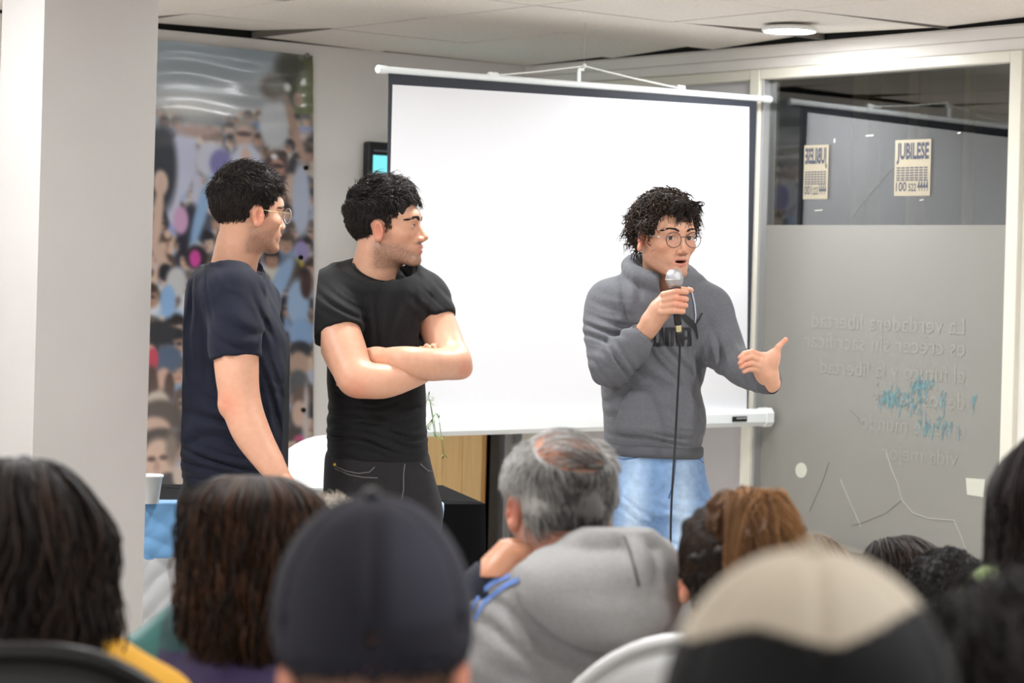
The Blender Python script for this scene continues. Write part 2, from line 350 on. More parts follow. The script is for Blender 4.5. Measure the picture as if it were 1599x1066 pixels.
# pillar
def pillar():
    Y0 = 6.45; p = at(70, 0, Y0)[:2]
    d = ray(248, 0)[:2]; A = np.array([[DA[0], -d[0]], [DA[1], -d[1]]]); w = np.linalg.solve(A, -p)[0]
    d = ray(4, 0)[:2]; A = np.array([[-DB[0], -d[0]], [-DB[1], -d[1]]]); h = np.linalg.solve(A, -p)[0]
    P = [p, p+DA*w, p+DA*w-DB*h, p-DB*h]
    V = [D3(q, 0) for q in P]+[D3(q, HC+.1) for q in P]
    return MB().box8(V), p, w, h
mbp, pil_p, pil_w, pil_h = pillar(); struct('trim_3', mbp.v, mbp.f, M_pillar)
# ---------------------------------------------------------------- furniture and fittings
M_white = mat('white_screen_cloth', (.74, .74, .765), .8)
M_border = mat('black_screen_border', lin(44, 47, 56), .75)
M_case = mat('white_enamel', lin(232, 236, 236), .32)
M_cord = mat('white_cord', lin(225, 225, 222), .7)
# projection screen: hung level with the room's corner, right end at the glazed wall
PL = at(592, 108, 8.8); PR = on_right(1201, 155, .035)
SX = PR-PL; SX[2] = 0; SW = np.linalg.norm(SX); SX /= SW; SN = np.array([SX[1], -SX[0], 0])
def on_scr(px, py, off=0.0):
    d = ray(px, py); q = PL+SN*off; k = (q[:2] @ SN[:2])/(d[:2] @ SN[:2]); return d*k+np.array([0, 0, ZC])
scr = thing('projection_screen', 'white pull-down projection screen with black border hanging behind the speakers', 'screen', on_scr(900, 660))
def slab(name, pts, th, m, par, off=0.0):
    P = [on_scr(x, y, off) for x, y in pts]; n = len(P); V = P+[p-SN*th for p in P]
    return make(name, V, [tuple(range(n)), tuple(range(2*n-1, n-1, -1))]+[(i, i+n, (i+1) % n+n, (i+1) % n) for i in range(n)], m, par)
slab('border', [(607, 113), (599, 660), (1168, 645), (1182, 158)], .0015, M_border, scr)
def cloth_panel():
    A, B, C_, D_ = [on_scr(*q, .001) for q in ((613, 132), (600, 662), (1166, 645), (1170, 167))]
    n = 24; V = []
    for j in range(n+1):
        for i in range(n+1):
            u, v = i/n, j/n; p = (A*(1-u)+D_*u)*(1-v)+(B*(1-u)+C_*u)*v
            V.append(p+SN*.0025*(math.sin(u*7+v*2.5)+1.1)*math.sin(math.pi*u)*math.sin(math.pi*v))
    return make('cloth', V, [(j*(n+1)+i, (j+1)*(n+1)+i, (j+1)*(n+1)+i+1, j*(n+1)+i+1) for j in range(n) for i in range(n)], M_white, scr, smooth=True)
cloth_panel()
MB().tube([PL, PR], .0135, 12).build('roller', M_case, scr, autos=40)
for p, d in ((PL, -SX), (PR, SX)): MB().lathe(p, [(.0165, -.03), (.0165, .006), (.01, .012)], 12, axis=d).build('end_cap', M_case, scr, autos=40)
B0, B1 = on_scr(592, 668, .012), on_scr(1194, 651, .012)
bx = (B1-B0); bl = np.linalg.norm(bx); bx /= bl; bz = np.cross(bx, -SN); bz = bz if bz[2] > 0 else -bz
def octa(c0, c1, r1, r2, m, name):
    prof = [(-r1, -r2*.55), (-r1, r2*.45), (-r1*.5, r2), (r1*.55, r2), (r1, r2*.5), (r1, -r2*.5), (r1*.55, -r2), (-r1*.5, -r2)]
    V = [c+SN*a+bz*b for c in (c0, c1) for a, b in prof]; n = 8
    fc = [tuple(range(n-1, -1, -1)), tuple(range(n, 2*n))]+[(i, (i+1) % n, (i+1) % n+n, i+n) for i in range(n)]
    return make(name, V, fc, m, scr)
octa(B0, B1, .034, .037, M_case, 'bottom_case'); octa(B1-bx*.02, B1+bx*.022, .037, .041, M_case, 'case_end')
lb = on_scr(1155, 654, .05); MB().box(lb, bx*.042, SN*.003, bz*.011, .001).build('maker_plate', M_black, scr)
M_silver = mat('silver_print', lin(150, 150, 152), .4); V, Fc = text_mesh('SCREEN', .017, 1.0)
MB().box(lb+SN*.0035+bz*.003+bx*.008, bx*.03, SN*.0006, bz*.0032).build('plate_print', M_silver, scr)
hk = on_scr(912, 103)
for q in ((770, 118), (1062, 138)):
    a = on_scr(*q); MB().tube([a, a*.5+hk*.5+np.array([0, 0, -.003]), hk], .0035, 6).build('hanging_cord', M_cord, scr)
    MB().box(a, SX*.022, SN*.012, bz*.013, .004).build('cord_clamp', M_case, scr)
zz = on_scr(904, 118)
MB().box(zz, SX*.009, SN*.004, bz*.026, .003).box(zz+bz*.026+SX*.01, SX*.016, SN*.004, bz*.006, .002).build('hook_plate', M_case, scr)
MB().ball(hk, .011, 10, 6).build('cord_knot', M_cord, scr, smooth=True)
MB().tube([hk, np.array([hk[0], hk[1], HC])], .0007, 5).build('hanging_wire', mat('steel_wire', lin(168, 162, 154), .5), scr)

# television on the poster wall
def wl_box(mb, s0, s1, t0, t1, z0, z1, bev=0): return rbox(mb, s0, s1, t0, t1, z0, z1, bev)
s_tv, z_tv = wall_s(565, 222), on_left(565, 221)[2]
tv = thing('television', 'black-framed television with lit cyan picture on the wall beside the projection screen', 'television', room(s_tv-.4, .03, z_tv-.5))
wl_box(MB(), s_tv-.82, s_tv, .012, .06, z_tv-.52, z_tv, .006).build('housing', M_black, tv)
M_cyanscr = mat('lit_picture', lin(20, 60, 80), .2, emit=lin(130, 236, 245), estr=.95)
wl_box(MB(), s_tv-.79, s_tv-.025, .06, .063, z_tv-.47, z_tv-.063).build('picture', M_cyanscr, tv)
wl_box(MB(), s_tv-.8, s_tv-.028, .06, .064, z_tv-.046, z_tv-.037).build('trim_line', mat('grey_trim', lin(104, 104, 116), .4), tv)
wl_box(MB(), s_tv-.6, s_tv-.2, .0, .012, z_tv-.4, z_tv-.1).build('wall_mount', M_black, tv)

# printed crowd banner
def banner():
    c0, c1 = 200.0, 489.0; r0, r1 = 62.0, 775.0; nx, ny = 170, 420
    X, Yp = np.meshgrid(np.linspace(c0, c1, nx), np.linspace(r0, r1, ny)); Yp = Yp + 0*X
    img = np.zeros((ny, nx, 3))
    sky = np.array([.60, .67, .72]); low = np.array([.68, .66, .64])
    g = np.clip((Yp-60)/190, 0, 1)[..., None]; img[:] = sky*(1-g)+low*g
    R = np.random.default_rng(11)
    def el(cx, cy, rx, ry, col, soft=.16, ang=0):
        dx, dy = X-cx, Yp-cy; ca, sa = math.cos(ang), math.sin(ang)
        q = np.sqrt(((dx*ca+dy*sa)/rx)**2+((-dx*sa+dy*ca)/ry)**2)
        a = np.clip((1+soft-q)/(2*soft), 0, 1)[..., None]; img[:] = img*(1-a)+np.array(col)/255*a
    skins = [(206, 172, 148), (188, 150, 126), (214, 186, 164), (170, 130, 108), (198, 166, 146)]
    shirts = [(176, 186, 214), (150, 180, 214), (206, 208, 216), (60, 66, 92), (122, 150, 190), (190, 180, 206), (44, 46, 56), (206, 200, 190), (140, 150, 200), (96, 120, 160)]
    hairs = [(34, 28, 28), (52, 40, 34), (74, 58, 48), (26, 26, 32), (96, 84, 76)]
    def person(x, y, s, arm=False):
        sh = shirts[R.integers(len(shirts))]; sk = skins[R.integers(len(skins))]; ha = hairs[R.integers(len(hairs))]
        el(x, y+s*2.0, s*1.35, s*1.5, sh); 
        if arm:
            d = 1 if R.random() < .5 else -1
            el(x+d*s*1.2, y+s*.2, s*.3, s*1.5, sk, .2, -d*.25); el(x+d*s*1.6, y-s*1.3, s*.38, s*.5, sk)
        el(x, y-s*.2, s*.9, s*1.05, ha); el(x+R.uniform(-.15, .15)*s, y+s*.12, s*.66, s*.86, sk)
        el(x, y-s*.72, s*.72, s*.42, ha)
        if R.random() < .45: el(x-.28*s, y, s*.26, s*.16, (40, 34, 40)); el(x+.28*s, y, s*.26, s*.16, (40, 34, 40))
        else:
            for d in (-.28, .28): el(x+d*s, y, s*.13, s*.09, (70, 50, 46))
        el(x+.02*s, y+.48*s, s*.28, s*.09, (150, 88, 84)); el(x+.04*s, y+.22*s, s*.1, s*.2, (176, 138, 118), .5)
    # tree top right, back rows
    el(480, 100, 42, 55, (44, 50, 34), .3); el(484, 150, 22, 90, (92, 100, 52), .35); el(452, 85, 22, 22, (58, 60, 50), .4)
    y = 175
    while y < 770:
        s = 9+(y-175)/600*17
        for k in range(int(300/(s*2.1))+1): person(195+k*s*2.1+R.uniform(-4, 4), y+R.uniform(-s*.6, s*.6), s*R.uniform(.9, 1.15), R.random() < .3)
        y += s*2.0
    # figures that can be told apart
    el(428, 180, 24, 42, (196, 200, 206)); el(426, 120, 20, 22, (108, 96, 90), .3); el(430, 116, 14, 12, (120, 124, 116), .4)
    el(462, 190, 7, 58, (172, 136, 118), .3, -.28); el(466, 136, 8, 12, (172, 140, 124)); el(449, 118, 6, 7, (235, 235, 235))
    el(285, 250, 22, 60, (188, 192, 216), .15, .1); el(330, 245, 26, 30, (196, 198, 214)); el(345, 250, 18, 24, (112, 108, 170)); el(270, 310, 12, 40, (188, 190, 210)); el(308, 305, 9, 42, (186, 188, 208))
    el(380, 200, 17, 26, (150, 138, 130)); el(380, 206, 13, 20, (196, 158, 140)); el(380, 199, 12, 4, (70, 52, 56)); el(385, 250, 26, 36, (200, 204, 224)); el(383, 235, 7, 15, (214, 180, 162))
    el(322, 180, 34, 12, (110, 116, 126), .4); el(310, 200, 40, 10, (170, 140, 130), .5); el(300, 165, 50, 20, (200, 200, 196), .6)
    el(252, 260, 24, 70, (32, 34, 42), .2); el(251, 285, 12, 20, (206, 176, 156)); el(246, 340, 8, 60, (200, 168, 148), .2, .1); el(250, 400, 9, 34, (196, 164, 146), .2, -.5); el(258, 425, 10, 14, (26, 26, 32))
    el(298, 360, 22, 44, (30, 30, 42)); el(282, 342, 12, 22, (196, 150, 186)); el(306, 398, 14, 26, (206, 204, 200)); el(313, 330, 9, 60, (132, 168, 208), .3, .25)
    el(306, 400, 18, 20, (38, 30, 34)); el(304, 402, 9, 14, (204, 62, 150)); el(275, 440, 16, 24, (190, 190, 190)); el(262, 470, 12, 26, (128, 168, 214))
    el(432, 245, 18, 22, (58, 42, 38)); el(433, 250, 12, 15, (190, 140, 122)); el(433, 247, 11, 4, (50, 34, 36)); el(428, 232, 6, 5, (235, 235, 235)); el(458, 245, 8, 14, (40, 34, 40)); el(456, 280, 12, 22, (200, 170, 150)); el(470, 300, 14, 60, (176, 186, 208))
    el(470, 385, 12, 18, (150, 140, 190)); el(463, 405, 10, 9, (206, 196, 50)); el(458, 425, 14, 30, (62, 46, 40)); el(465, 470, 18, 40, (150, 180, 216)); el(440, 430, 12, 46, (140, 172, 212), .3, .4)
    el(478, 440, 9, 22, (62, 42, 40)); el(470, 520, 20, 26, (128, 162, 206)); el(468, 545, 18, 14, (36, 36, 44)); el(466, 570, 16, 22, (178, 146, 126)); el(466, 600, 16, 22, (70, 74, 80)); el(470, 630, 14, 26, (92, 70, 62)); el(467, 650, 12, 22, (200, 166, 148)); el(468, 690, 9, 5, (190, 60, 110)); el(478, 660, 4, 60, (190, 180, 176))
    el(250, 520, 26, 20, (38, 38, 42)); el(262, 560, 22, 22, (70, 86, 110)); el(238, 560, 9, 18, (190, 60, 80)); el(255, 590, 12, 16, (196, 156, 138)); el(236, 600, 10, 30, (70, 50, 44)); el(264, 605, 8, 24, (66, 46, 40)); el(245, 630, 20, 20, (190, 176, 160))
    el(250, 650, 36, 26, (64, 52, 46)); el(240, 670, 26, 20, (196, 160, 140)); el(250, 690, 34, 22, (48, 38, 34)); el(248, 720, 27, 36, (206, 170, 148)); el(268, 700, 10, 26, (120, 104, 92), .4); el(236, 716, 7, 4, (70, 44, 40)); el(255, 714, 7, 4, (84, 56, 48)); el(244, 728, 5, 10, (178, 136, 118), .4); el(240, 746, 14, 4, (150, 76, 84)); el(262, 752, 14, 14, (34, 32, 34)); el(285, 745, 16, 20, (196, 176, 160))
    for _ in range(2):
        for ax_ in (0, 1): img = (np.roll(img, 1, ax_)+np.roll(img, -1, ax_)+img*1.2)/3.2
    img = .86*img+.12*np.array([.80, .79, .80])
    P = np.array([on_left(x, y_+(x-248)*(.027+.0744*(430-y_)/355), .012) for x, y_ in zip(X.ravel(), Yp.ravel())])
    u = (X.ravel()-c0)/(c1-c0); v = (Yp.ravel()-r0)/(r1-r0); topw = np.exp(-(v/.16)**2)
    w = .0016*topw*(np.sin(v*80+2.2*np.sin(u*5))+.5*np.sin(v*150+u*9+2*np.sin(u*7)))+.004*np.sin(u*26)*np.exp(-((u-.93)/.05)**2)+.002*np.sin(u*11+v*7)
    P = P+D3(DB)*(w+.002)[:, None]
    colr = np.where(img.reshape(-1, 3) <= .04045, img.reshape(-1, 3)/12.92, ((img.reshape(-1, 3)+.055)/1.055)**2.4)
    idx = np.arange(nx*ny).reshape(ny, nx); Fq = np.stack([idx[:-1, :-1], idx[1:, :-1], idx[1:, 1:], idx[:-1, 1:]], -1).reshape(-1, 4)
    b = make('crowd_banner', P, Fq, mat('glossy_vinyl_print', (1, 1, 1), .3, .5, attr='Col', coat=.8), smooth=True, col=colr)
    tag(b, 'tall glossy vinyl banner printed with a cheering crowd, on the left wall', 'banner')
    for q in ((480, 86), (478, 262), (470, 402), (474, 640)):
        p = on_left(q[0], q[1], .02); MB().lathe(p, [(.011, -.006), (.011, .003), (.007, .004), (.006, -.004)], 14, axis=D3(DB)).build('eyelet', M_alu if q[1] < 100 else M_black, b)
banner()

# speakers' table under a black cloth
M_cloth = mat('black_tablecloth', lin(13, 13, 14), .9, .15, noise=.2, nscale=12, bump=.2, bscale=40)
def zat(px, py, z): d = ray(px, py); return d*((z-ZC)/d[2])+np.array([0, 0, ZC])
ZT_ = .75
TA, TB = zat(150, 784, ZT_), zat(757, 785, ZT_)
tx = TB-TA; TL = np.linalg.norm(tx); tx /= TL; ty = np.array([-tx[1], tx[0], 0]); TW = .62
tb = thing('table', 'long table under a black cloth behind the speakers', 'table', D3((TA+TB)[:2]/2+ty[:2]*TW/2, 0))
tc_ = D3((TA+TB)[:2]/2+ty[:2]*TW/2, 0)
MB().box(tc_+np.array([0, 0, ZT_-.022]), tx*(TL/2-.012), ty*(TW/2-.012), np.array([0, 0, .014])).build('tabletop', mat('table_board', lin(120, 96, 70), .6), tb)
for a in (-1, 1):
    for b in (-1, 1):
        q = tc_+tx*a*(TL/2-.08)+ty*b*(TW/2-.08); MB().tube([q, q+np.array([0, 0, ZT_-.03])], .018, 8).build('leg', M_black, tb)
def tablecloth():
    V = []; n = 160; per = 2*(TL+TW); Zs = [(ZT_, -.02), (ZT_, -.004), (ZT_-.004, .004), (ZT_-.05, .006), (.5, .012), (.3, .018), (.06, .024)]
    ring = []
    for k in range(n):
        d = per*k/n
        if d < TL: p, nn, cx = TA+tx*d, -ty, min(d, TL-d)
        elif d < TL+TW: p, nn, cx = TB+ty*(d-TL), tx, min(d-TL, TL+TW-d)
        elif d < 2*TL+TW: p, nn, cx = TB+ty*TW-tx*(d-TL-TW), ty, min(d-TL-TW, 2*TL+TW-d)
        else: p, nn, cx = TA+ty*(per-d), -tx, min(per-d, d-2*TL-TW)
        ring.append((p, nn, d))
    for i, (z, off) in enumerate(Zs):
        for p, nn, d in ring:
            fold = .014*max(0, (ZT_-z))/.7*(math.sin(d*21)+.6*math.sin(d*37+1))
            q = p+nn*(off+fold); V.append([q[0], q[1], z])
    fc = [(i*n+k, i*n+(k+1) % n, (i+1)*n+(k+1) % n, (i+1)*n+k) for i in range(len(Zs)-1) for k in range(n)]
    fc.append(tuple(range(n-1, -1, -1))[::-1])
    o = make('tablecloth', V, fc, M_cloth, autos=50); return tag(o, 'black cloth covering the long table behind the speakers', 'tablecloth')
tablecloth()
# light blue and white flag over the front of the table
def flag():
    p0 = zat(196, 786, ZT_); d0 = (p0-TA) @ tx; W = .62; nx, ny = 120, 190
    V, C = [], []
    blue, wht = np.array(lin(112, 166, 214)), np.array(lin(214, 214, 214))
    for j in range(ny+1):
        L = j/ny*.78                                                       # length along the cloth from its top edge
        for i in range(nx+1):
            a = i/nx*W; e = .05
            if L < e: y, z = .05-L-.012, ZT_+.005
            else: y, z = -.03-.016*min(1, (L-e)*4), ZT_+.004-(L-e)
            q = L-.27-.02*math.sin(a*9+L*5)
            amp = min(1, max(0, L-e)*6)
            w = amp*(.006*math.sin(a*9+2*math.sin(L*7))+.005*abs(math.sin(L*17+2.2*math.sin(a*7)))+.004*abs(math.sin(a*23-L*31+1.5*math.sin(L*19)))+.003*abs(math.sin(a*31+L*37+2*math.sin(a*11))))
            p = TA+tx*(d0+a)+ty*(y-w-.012*amp); V.append([p[0], p[1], z])
            st_ = .22+.006*math.sin(a*20); C.append(blue if (L < st_ or L > .505) else wht)
    fc = np.array([(j*(nx+1)+i, (j+1)*(nx+1)+i, (j+1)*(nx+1)+i+1, j*(nx+1)+i+1) for j in range(ny) for i in range(nx)])
    o = make('flag', V, fc, mat('flag_satin', (1, 1, 1), .5, attr='Col', sheen=.3, bump=.25, bscale=30), smooth=True, col=np.array(C))
    md = o.modifiers.new('thickness', 'SOLIDIFY'); md.thickness = .0012
    tag(o, 'creased light blue and white flag draped over the front of the table', 'flag')
flag()
# foam cup
cp = zat(235, 788, ZT_)+ty*.03
cup = thing('foam_cup', 'white foam cup standing on the table beside the pillar', 'cup', cp+np.array([0, 0, .001]))
M_foam = mat('white_foam', lin(236, 238, 238), .6, bump=.1, bscale=200)
MB().lathe(cp, [(.027, .002), (.0285, .004), (.0385, .084), (.0415, .085), (.042, .09), (.0395, .0925), (.037, .09), (.036, .08), (.026, .01), (.001, .008)], 32).build('cup_body', M_foam, cup, smooth=True)
# potted trailing plant on the table
pp = zat(664, 790, ZT_)+ty*.42
pl = thing('potted_plant', 'small potted plant with feathery green sprigs on the table behind the middle speaker', 'plant', pp+np.array([0, 0, .002]))
MB().lathe(pp, [(.04, .003), (.055, .1), (.06, .1), (.06, .12), (.05, .12), (.045, .1), (.001, .09)], 24).build('pot', mat('dark_pot', lin(60, 50, 44), .6), pl, smooth=True)
M_leaf = mat('sprig_green', lin(122, 150, 84), .5, noise=.25, nscale=30)
mbs, mbl = MB(), MB(); R5 = np.random.default_rng(5)
for k in range(14):
    a = R5.uniform(0, 6.28); h = R5.uniform(.12, .27); r = R5.uniform(.02, .1); P = [pp+np.array([0, 0, .09])]
    tip = pp+tx*(.045+math.cos(a)*r)+ty*math.sin(a)*r+np.array([0, 0, .1+h]); mid = pp*.5+tip*.5+np.array([0, 0, .05])
    for u in np.linspace(0, 1, 9): P.append((1-u)**2*P[0]+2*u*(1-u)*mid+u*u*tip)
    if k % 2: P += [tip+np.array([.01*math.cos(a), 0, -.02]), tip+tx*.02+np.array([0, 0, -.08]), tip+tx*.03+np.array([0, 0, -.14])]
    P = P[1:]; mbs.tube(P, .0013, 4)
    for p in P[2:]:
        for _ in range(5):
            d = R5.normal(0, 1, 3); d /= np.linalg.norm(d); e = np.cross(d, [0, 0, 1]); e /= np.linalg.norm(e)+1e-9; L = R5.uniform(.014, .03)
            mbl.add([p, p+d*L*.5+e*.0028, p+d*L, p+d*L*.5-e*.0028], [(0, 1, 2, 3)])
mbs.build('stems', M_leaf, pl); tag(mbl.build('leaves', M_leaf, pl), kind='stuff')
# ribbon hanging at the table's front edge
rb0 = zat(686, 786, ZT_); mbq = MB(); Lr = .19
pts = [(rb0-ty*.0+ty*.03+np.array([0, 0, .004])), rb0-ty*.016+np.array([0, 0, .002])]+[rb0-ty*(.024+.004*math.sin(q*9))+tx*(-.02*q)+np.array([0, 0, -Lr*q]) for q in np.linspace(.1, 1, 9)]
V = [p+tx*s*.012 for p in pts for s in (-1, -.3, .3, 1)]
o = make('ribbon', V, [(i*4+k, i*4+k+1, i*4+k+5, i*4+k+4) for i in range(len(pts)-1) for k in range(3)], mat('ribbon_cloth', (1, 1, 1), .5, attr='Col'), smooth=True,
         col=np.array([lin(140, 190, 226) if s in (0, 3) else lin(226, 230, 234) for _ in pts for s in range(4)]))
o.modifiers.new('thickness', 'SOLIDIFY').thickness = .001; tag(o, 'narrow light blue and white ribbon hanging off the table edge by the middle speaker', 'ribbon')

# plastic chairs
def plastic_chair(label, loc, yaw, m, top=.86, w=.27, group=None):
    """yaw 0: the sitter faces away from the camera (+Y)"""
    t = thing('plastic_chair', label, 'chair', loc, group); c, s = math.cos(yaw), math.sin(yaw)
    def T(x, y, z): return np.array([loc[0]+c*x-s*y, loc[1]+s*x+c*y, loc[2]+z])
    n, k = 22, 12; V = []
    for side in (0, 1):
        for j in range(k+1):
            v = j/k
            for i in range(n+1):
                u = i/n*2-1
                h = .40+(top-.40)*v*(1-.30*abs(u)**2.6*v)
                wd = w*(1-.10*v); x = wd*u
                y = -.22-.10*v+.10*u*u*(1-.2*v)
                V.append(T(x, y+side*.008, h))
    N = (n+1)*(k+1); fc = []
    for j in range(k):
        for i in range(n):
            a = j*(n+1)+i; fc.append((a, a+1, a+n+2, a+n+1)); fc.append((a+N, a+N+n+1, a+N+n+2, a+N+1))
    for i in range(n):
        a = k*(n+1)+i; fc.append((a, a+1, a+1+N, a+N)); fc.append((i+1, i, i+N, i+1+N))
    for j in range(k):
        a = j*(n+1); fc.append((a, a+n+1, a+n+1+N, a+N)); a += n; fc.append((a+n+1, a, a+N, a+n+1+N))
    make('backrest', V, fc, m, t, smooth=True)
    rim = [V[j*(n+1)] for j in range(2, k+1)]+[V[k*(n+1)+i] for i in range(1, n)]+[V[j*(n+1)+n] for j in range(k, 1, -1)]
    MB().tube([np.array(p) for p in rim], .009, 8).build('rim', m, t, smooth=True)
    V = []; 
    for zz in (0, -.012):
        for j in range(9):
            for i in range(9):
                u, v = i/4-1, j/8; V.append(T(u*(.235-.02*(1-v)), -.2+.43*v, .43+.012*v-.02*(1-u*u)*math.sin(math.pi*v)-.03*max(0, v-.85)/.15+zz))
    fc = []
    for j in range(8):
        for i in range(8):
            a = j*9+i; fc.append((a, a+1, a+10, a+9)); fc.append((a+81, a+90, a+91, a+82))
    ed = list(range(9))+[9*j+8 for j in range(1, 9)]+[72+i for i in range(7, -1, -1)]+[9*j for j in range(7, 0, -1)]
    for q in range(len(ed)): a, b = ed[q], ed[(q+1) % len(ed)]; fc.append((b, a, a+81, b+81))
    make('seat', V, fc, m, t, smooth=True)
    for sx in (-1, 1):
        MB().tube([T(sx*w*.97, -.20, .62), T(sx*(w+.015), -.08, .655), T(sx*(w+.02), .1, .655), T(sx*(w+.01), .2, .63), T(sx*.25, .22, .45)], [.016, .02, .022, .02, .017], 8, flat=.6).build('armrest', m, t, smooth=True)
        MB().tube([T(sx*.24, .2, .43), T(sx*.265, .245, 0)], [.024, .017], 8).build('leg', m, t, smooth=True)
        MB().tube([T(sx*.24, -.2, .45), T(sx*.265, -.29, 0)], [.024, .017], 8).build('leg', m, t, smooth=True)
    return t
M_pw = mat('white_plastic', lin(232, 232, 232), .35); M_pb = mat('black_chair_plastic', lin(14, 14, 15), .35)
p = at(462, 700, 8.62); plastic_chair('white plastic armchair behind the table between the left and middle speakers', np.array([p[0], p[1], 0]), 2.75, M_pw, .855)
q = zat(486, 771, ZT_+.004); pp_ = thing('paper_stack', 'stack of white papers on the black table between the left and middle speakers', 'papers', q)
for k in range(3): a = .1*k-.1; MB().box(q+np.array([.004*k, -.003*k, .009+.009*k]), (tx*math.cos(a)+ty*math.sin(a))*.15, (ty*math.cos(a)-tx*math.sin(a))*.105, np.array([0, 0, .0042])).build('paper_bundle', M_pw, pp_)
# ---------------------------------------------------------------- sculpting in distance fields, meshed with surface nets
def V3(*a): return np.array(a, float)
def nrm(v): v = np.asarray(v, float); return v/(np.linalg.norm(v)+1e-12)
def smin(a, b, k):
    if k <= 0: return np.minimum(a, b)
    h = np.maximum(k-np.abs(a-b), 0)/k; return np.minimum(a, b)-h*h*k*.25
def rotz(a): c, s = math.cos(a), math.sin(a); return np.array([[c, -s, 0], [s, c, 0], [0, 0, 1.0]])
def rotx(a): c, s = math.cos(a), math.sin(a); return np.array([[1.0, 0, 0], [0, c, -s], [0, s, c]])
def roty(a): c, s = math.cos(a), math.sin(a); return np.array([[c, 0, s], [0, 1.0, 0], [-s, 0, c]])
FOLD = 1.9
class Vol:
    def __init__(s, lo, hi, h):
        s.h = h; s.lo = np.asarray(lo, float); s.n = np.maximum(4, np.ceil((np.asarray(hi)-s.lo)/h).astype(int)+1)
        s.F = np.full(s.n, .3, np.float32)
        s.ax = [(s.lo[i]+np.arange(s.n[i])*h).astype(np.float32) for i in range(3)]
    def blk(s, lo, hi, m):
        a = np.clip(np.floor((np.asarray(lo)-m-s.lo)/s.h).astype(int), 0, s.n); b = np.clip(np.ceil((np.asarray(hi)+m-s.lo)/s.h).astype(int)+1, 0, s.n)
        if np.any(b <= a): return None
        sl = tuple(slice(a[i], b[i]) for i in range(3))
        return sl, s.ax[0][sl[0]][:, None, None], s.ax[1][sl[1]][None, :, None], s.ax[2][sl[2]][None, None, :]
    def op(s, fn, lo, hi, k, mode='add'):
        q = s.blk(lo, hi, k+s.h*3)
        if q is None: return s
        sl, X, Y, Z = q; d = fn(X, Y, Z)
        if mode == 'add': s.F[sl] = smin(s.F[sl], d, k)
        elif mode == 'sub': s.F[sl] = -smin(-s.F[sl], d, k)
        else: s.F[sl] = -smin(-s.F[sl], -d, k)
        return s
    def ell(s, c, r, R=None, k=.01, mode='add'):
        c = np.asarray(c, float); r = np.broadcast_to(np.asarray(r, float), (3,)); ext = r if R is None else np.sqrt((np.asarray(R)**2) @ (r**2))
        def fn(X, Y, Z):
            x, y, z = X-c[0], Y-c[1], Z-c[2]
            if R is not None: x, y, z = R[0, 0]*x+R[1, 0]*y+R[2, 0]*z, R[0, 1]*x+R[1, 1]*y+R[2, 1]*z, R[0, 2]*x+R[1, 2]*y+R[2, 2]*z
            k0 = np.sqrt((x/r[0])**2+(y/r[1])**2+(z/r[2])**2); k1 = np.sqrt((x/r[0]**2)**2+(y/r[1]**2)**2+(z/r[2]**2)**2)
            return k0*(k0-1)/(k1+1e-6)
        return s.op(fn, c-ext, c+ext, k, mode)
    def cap(s, a, b, ra, rb=None, k=.01, mode='add', flat=None):
        a, b = np.asarray(a, float), np.asarray(b, float); rb = ra if rb is None else rb; d = b-a; dd = float(d @ d)+1e-12; rm = max(ra, rb)*(1 if flat is None else max(1, flat[1]))
        def fn(X, Y, Z):
            x, y, z = X-a[0], Y-a[1], Z-a[2]
            t = np.clip((x*d[0]+y*d[1]+z*d[2])/dd, 0, 1)
            x, y, z = x-t*d[0], y-t*d[1], z-t*d[2]
            if flat is not None:
                n, q = flat; w = (x*n[0]+y*n[1]+z*n[2])*(1/q-1); x, y, z = x+w*n[0], y+w*n[1], z+w*n[2]
                return (np.sqrt(x*x+y*y+z*z)-(ra+(rb-ra)*t))*min(1, q)
            return np.sqrt(x*x+y*y+z*z)-(ra+(rb-ra)*t)
        return s.op(fn, np.minimum(a, b)-rm, np.maximum(a, b)+rm, k, mode)
    def chain(s, pts, rad, k=.01, k0=None, flat=None, mode='add'):
        for i in range(len(pts)-1): s.cap(pts[i], pts[i+1], rad[i], rad[i+1], (k0 if (i == 0 and k0 is not None) else k), mode, flat)
        return s
    def loft(s, secs, p=2.3, k=.02, mode='add', capk=.02):
        """stack of super-ellipses: rows of (z, cx, cy, half width, half depth, yaw)"""
        S = np.array(sorted([(tuple(q)+(0.0,))[:6] for q in secs])); zz = S[:, 0]; m = S[:, 3:5].max()
        zf = np.linspace(zz[0], zz[-1], 200); kw = max(1, int(.022/((zz[-1]-zz[0])/199))); ker = np.hanning(2*kw+3)[1:-1]; ker /= ker.sum()
        S = np.stack([zf]+[np.convolve(np.pad(np.interp(zf, zz, S[:, i]), kw, mode='reflect', reflect_type='odd'), ker, 'valid') for i in range(1, 6)], 1); zz = zf
        def fn(X, Y, Z):
            z = Z.ravel(); cx, cy, a, b, yw = [np.interp(z, zz, S[:, i])[None, None, :].astype(np.float32) for i in range(1, 6)]
            x, y = X-cx, Y-cy; c, sn = np.cos(yw), np.sin(yw); x, y = c*x+sn*y, -sn*x+c*y
            q = (np.abs(x/a)**p+np.abs(y/b)**p)**(1/p); d = (q-1)*np.minimum(a, b)
            return -smin(-d, -np.maximum(zz[0]-Z, Z-zz[-1]), capk)
        lo = V3((S[:, 1]-m).min(), (S[:, 2]-m).min(), zz[0]); hi = V3((S[:, 1]+m).max(), (S[:, 2]+m).max(), zz[-1])
        return s.op(fn, lo, hi, k, mode)
    def half(s, pt, n, k=.004):
        """cut away the side the normal points to"""
        n = nrm(n); d = (s.ax[0][:, None, None]-pt[0])*n[0]+(s.ax[1][None, :, None]-pt[1])*n[1]+(s.ax[2][None, None, :]-pt[2])*n[2]
        s.F = -smin(-s.F, -d.astype(np.float32), k); return s
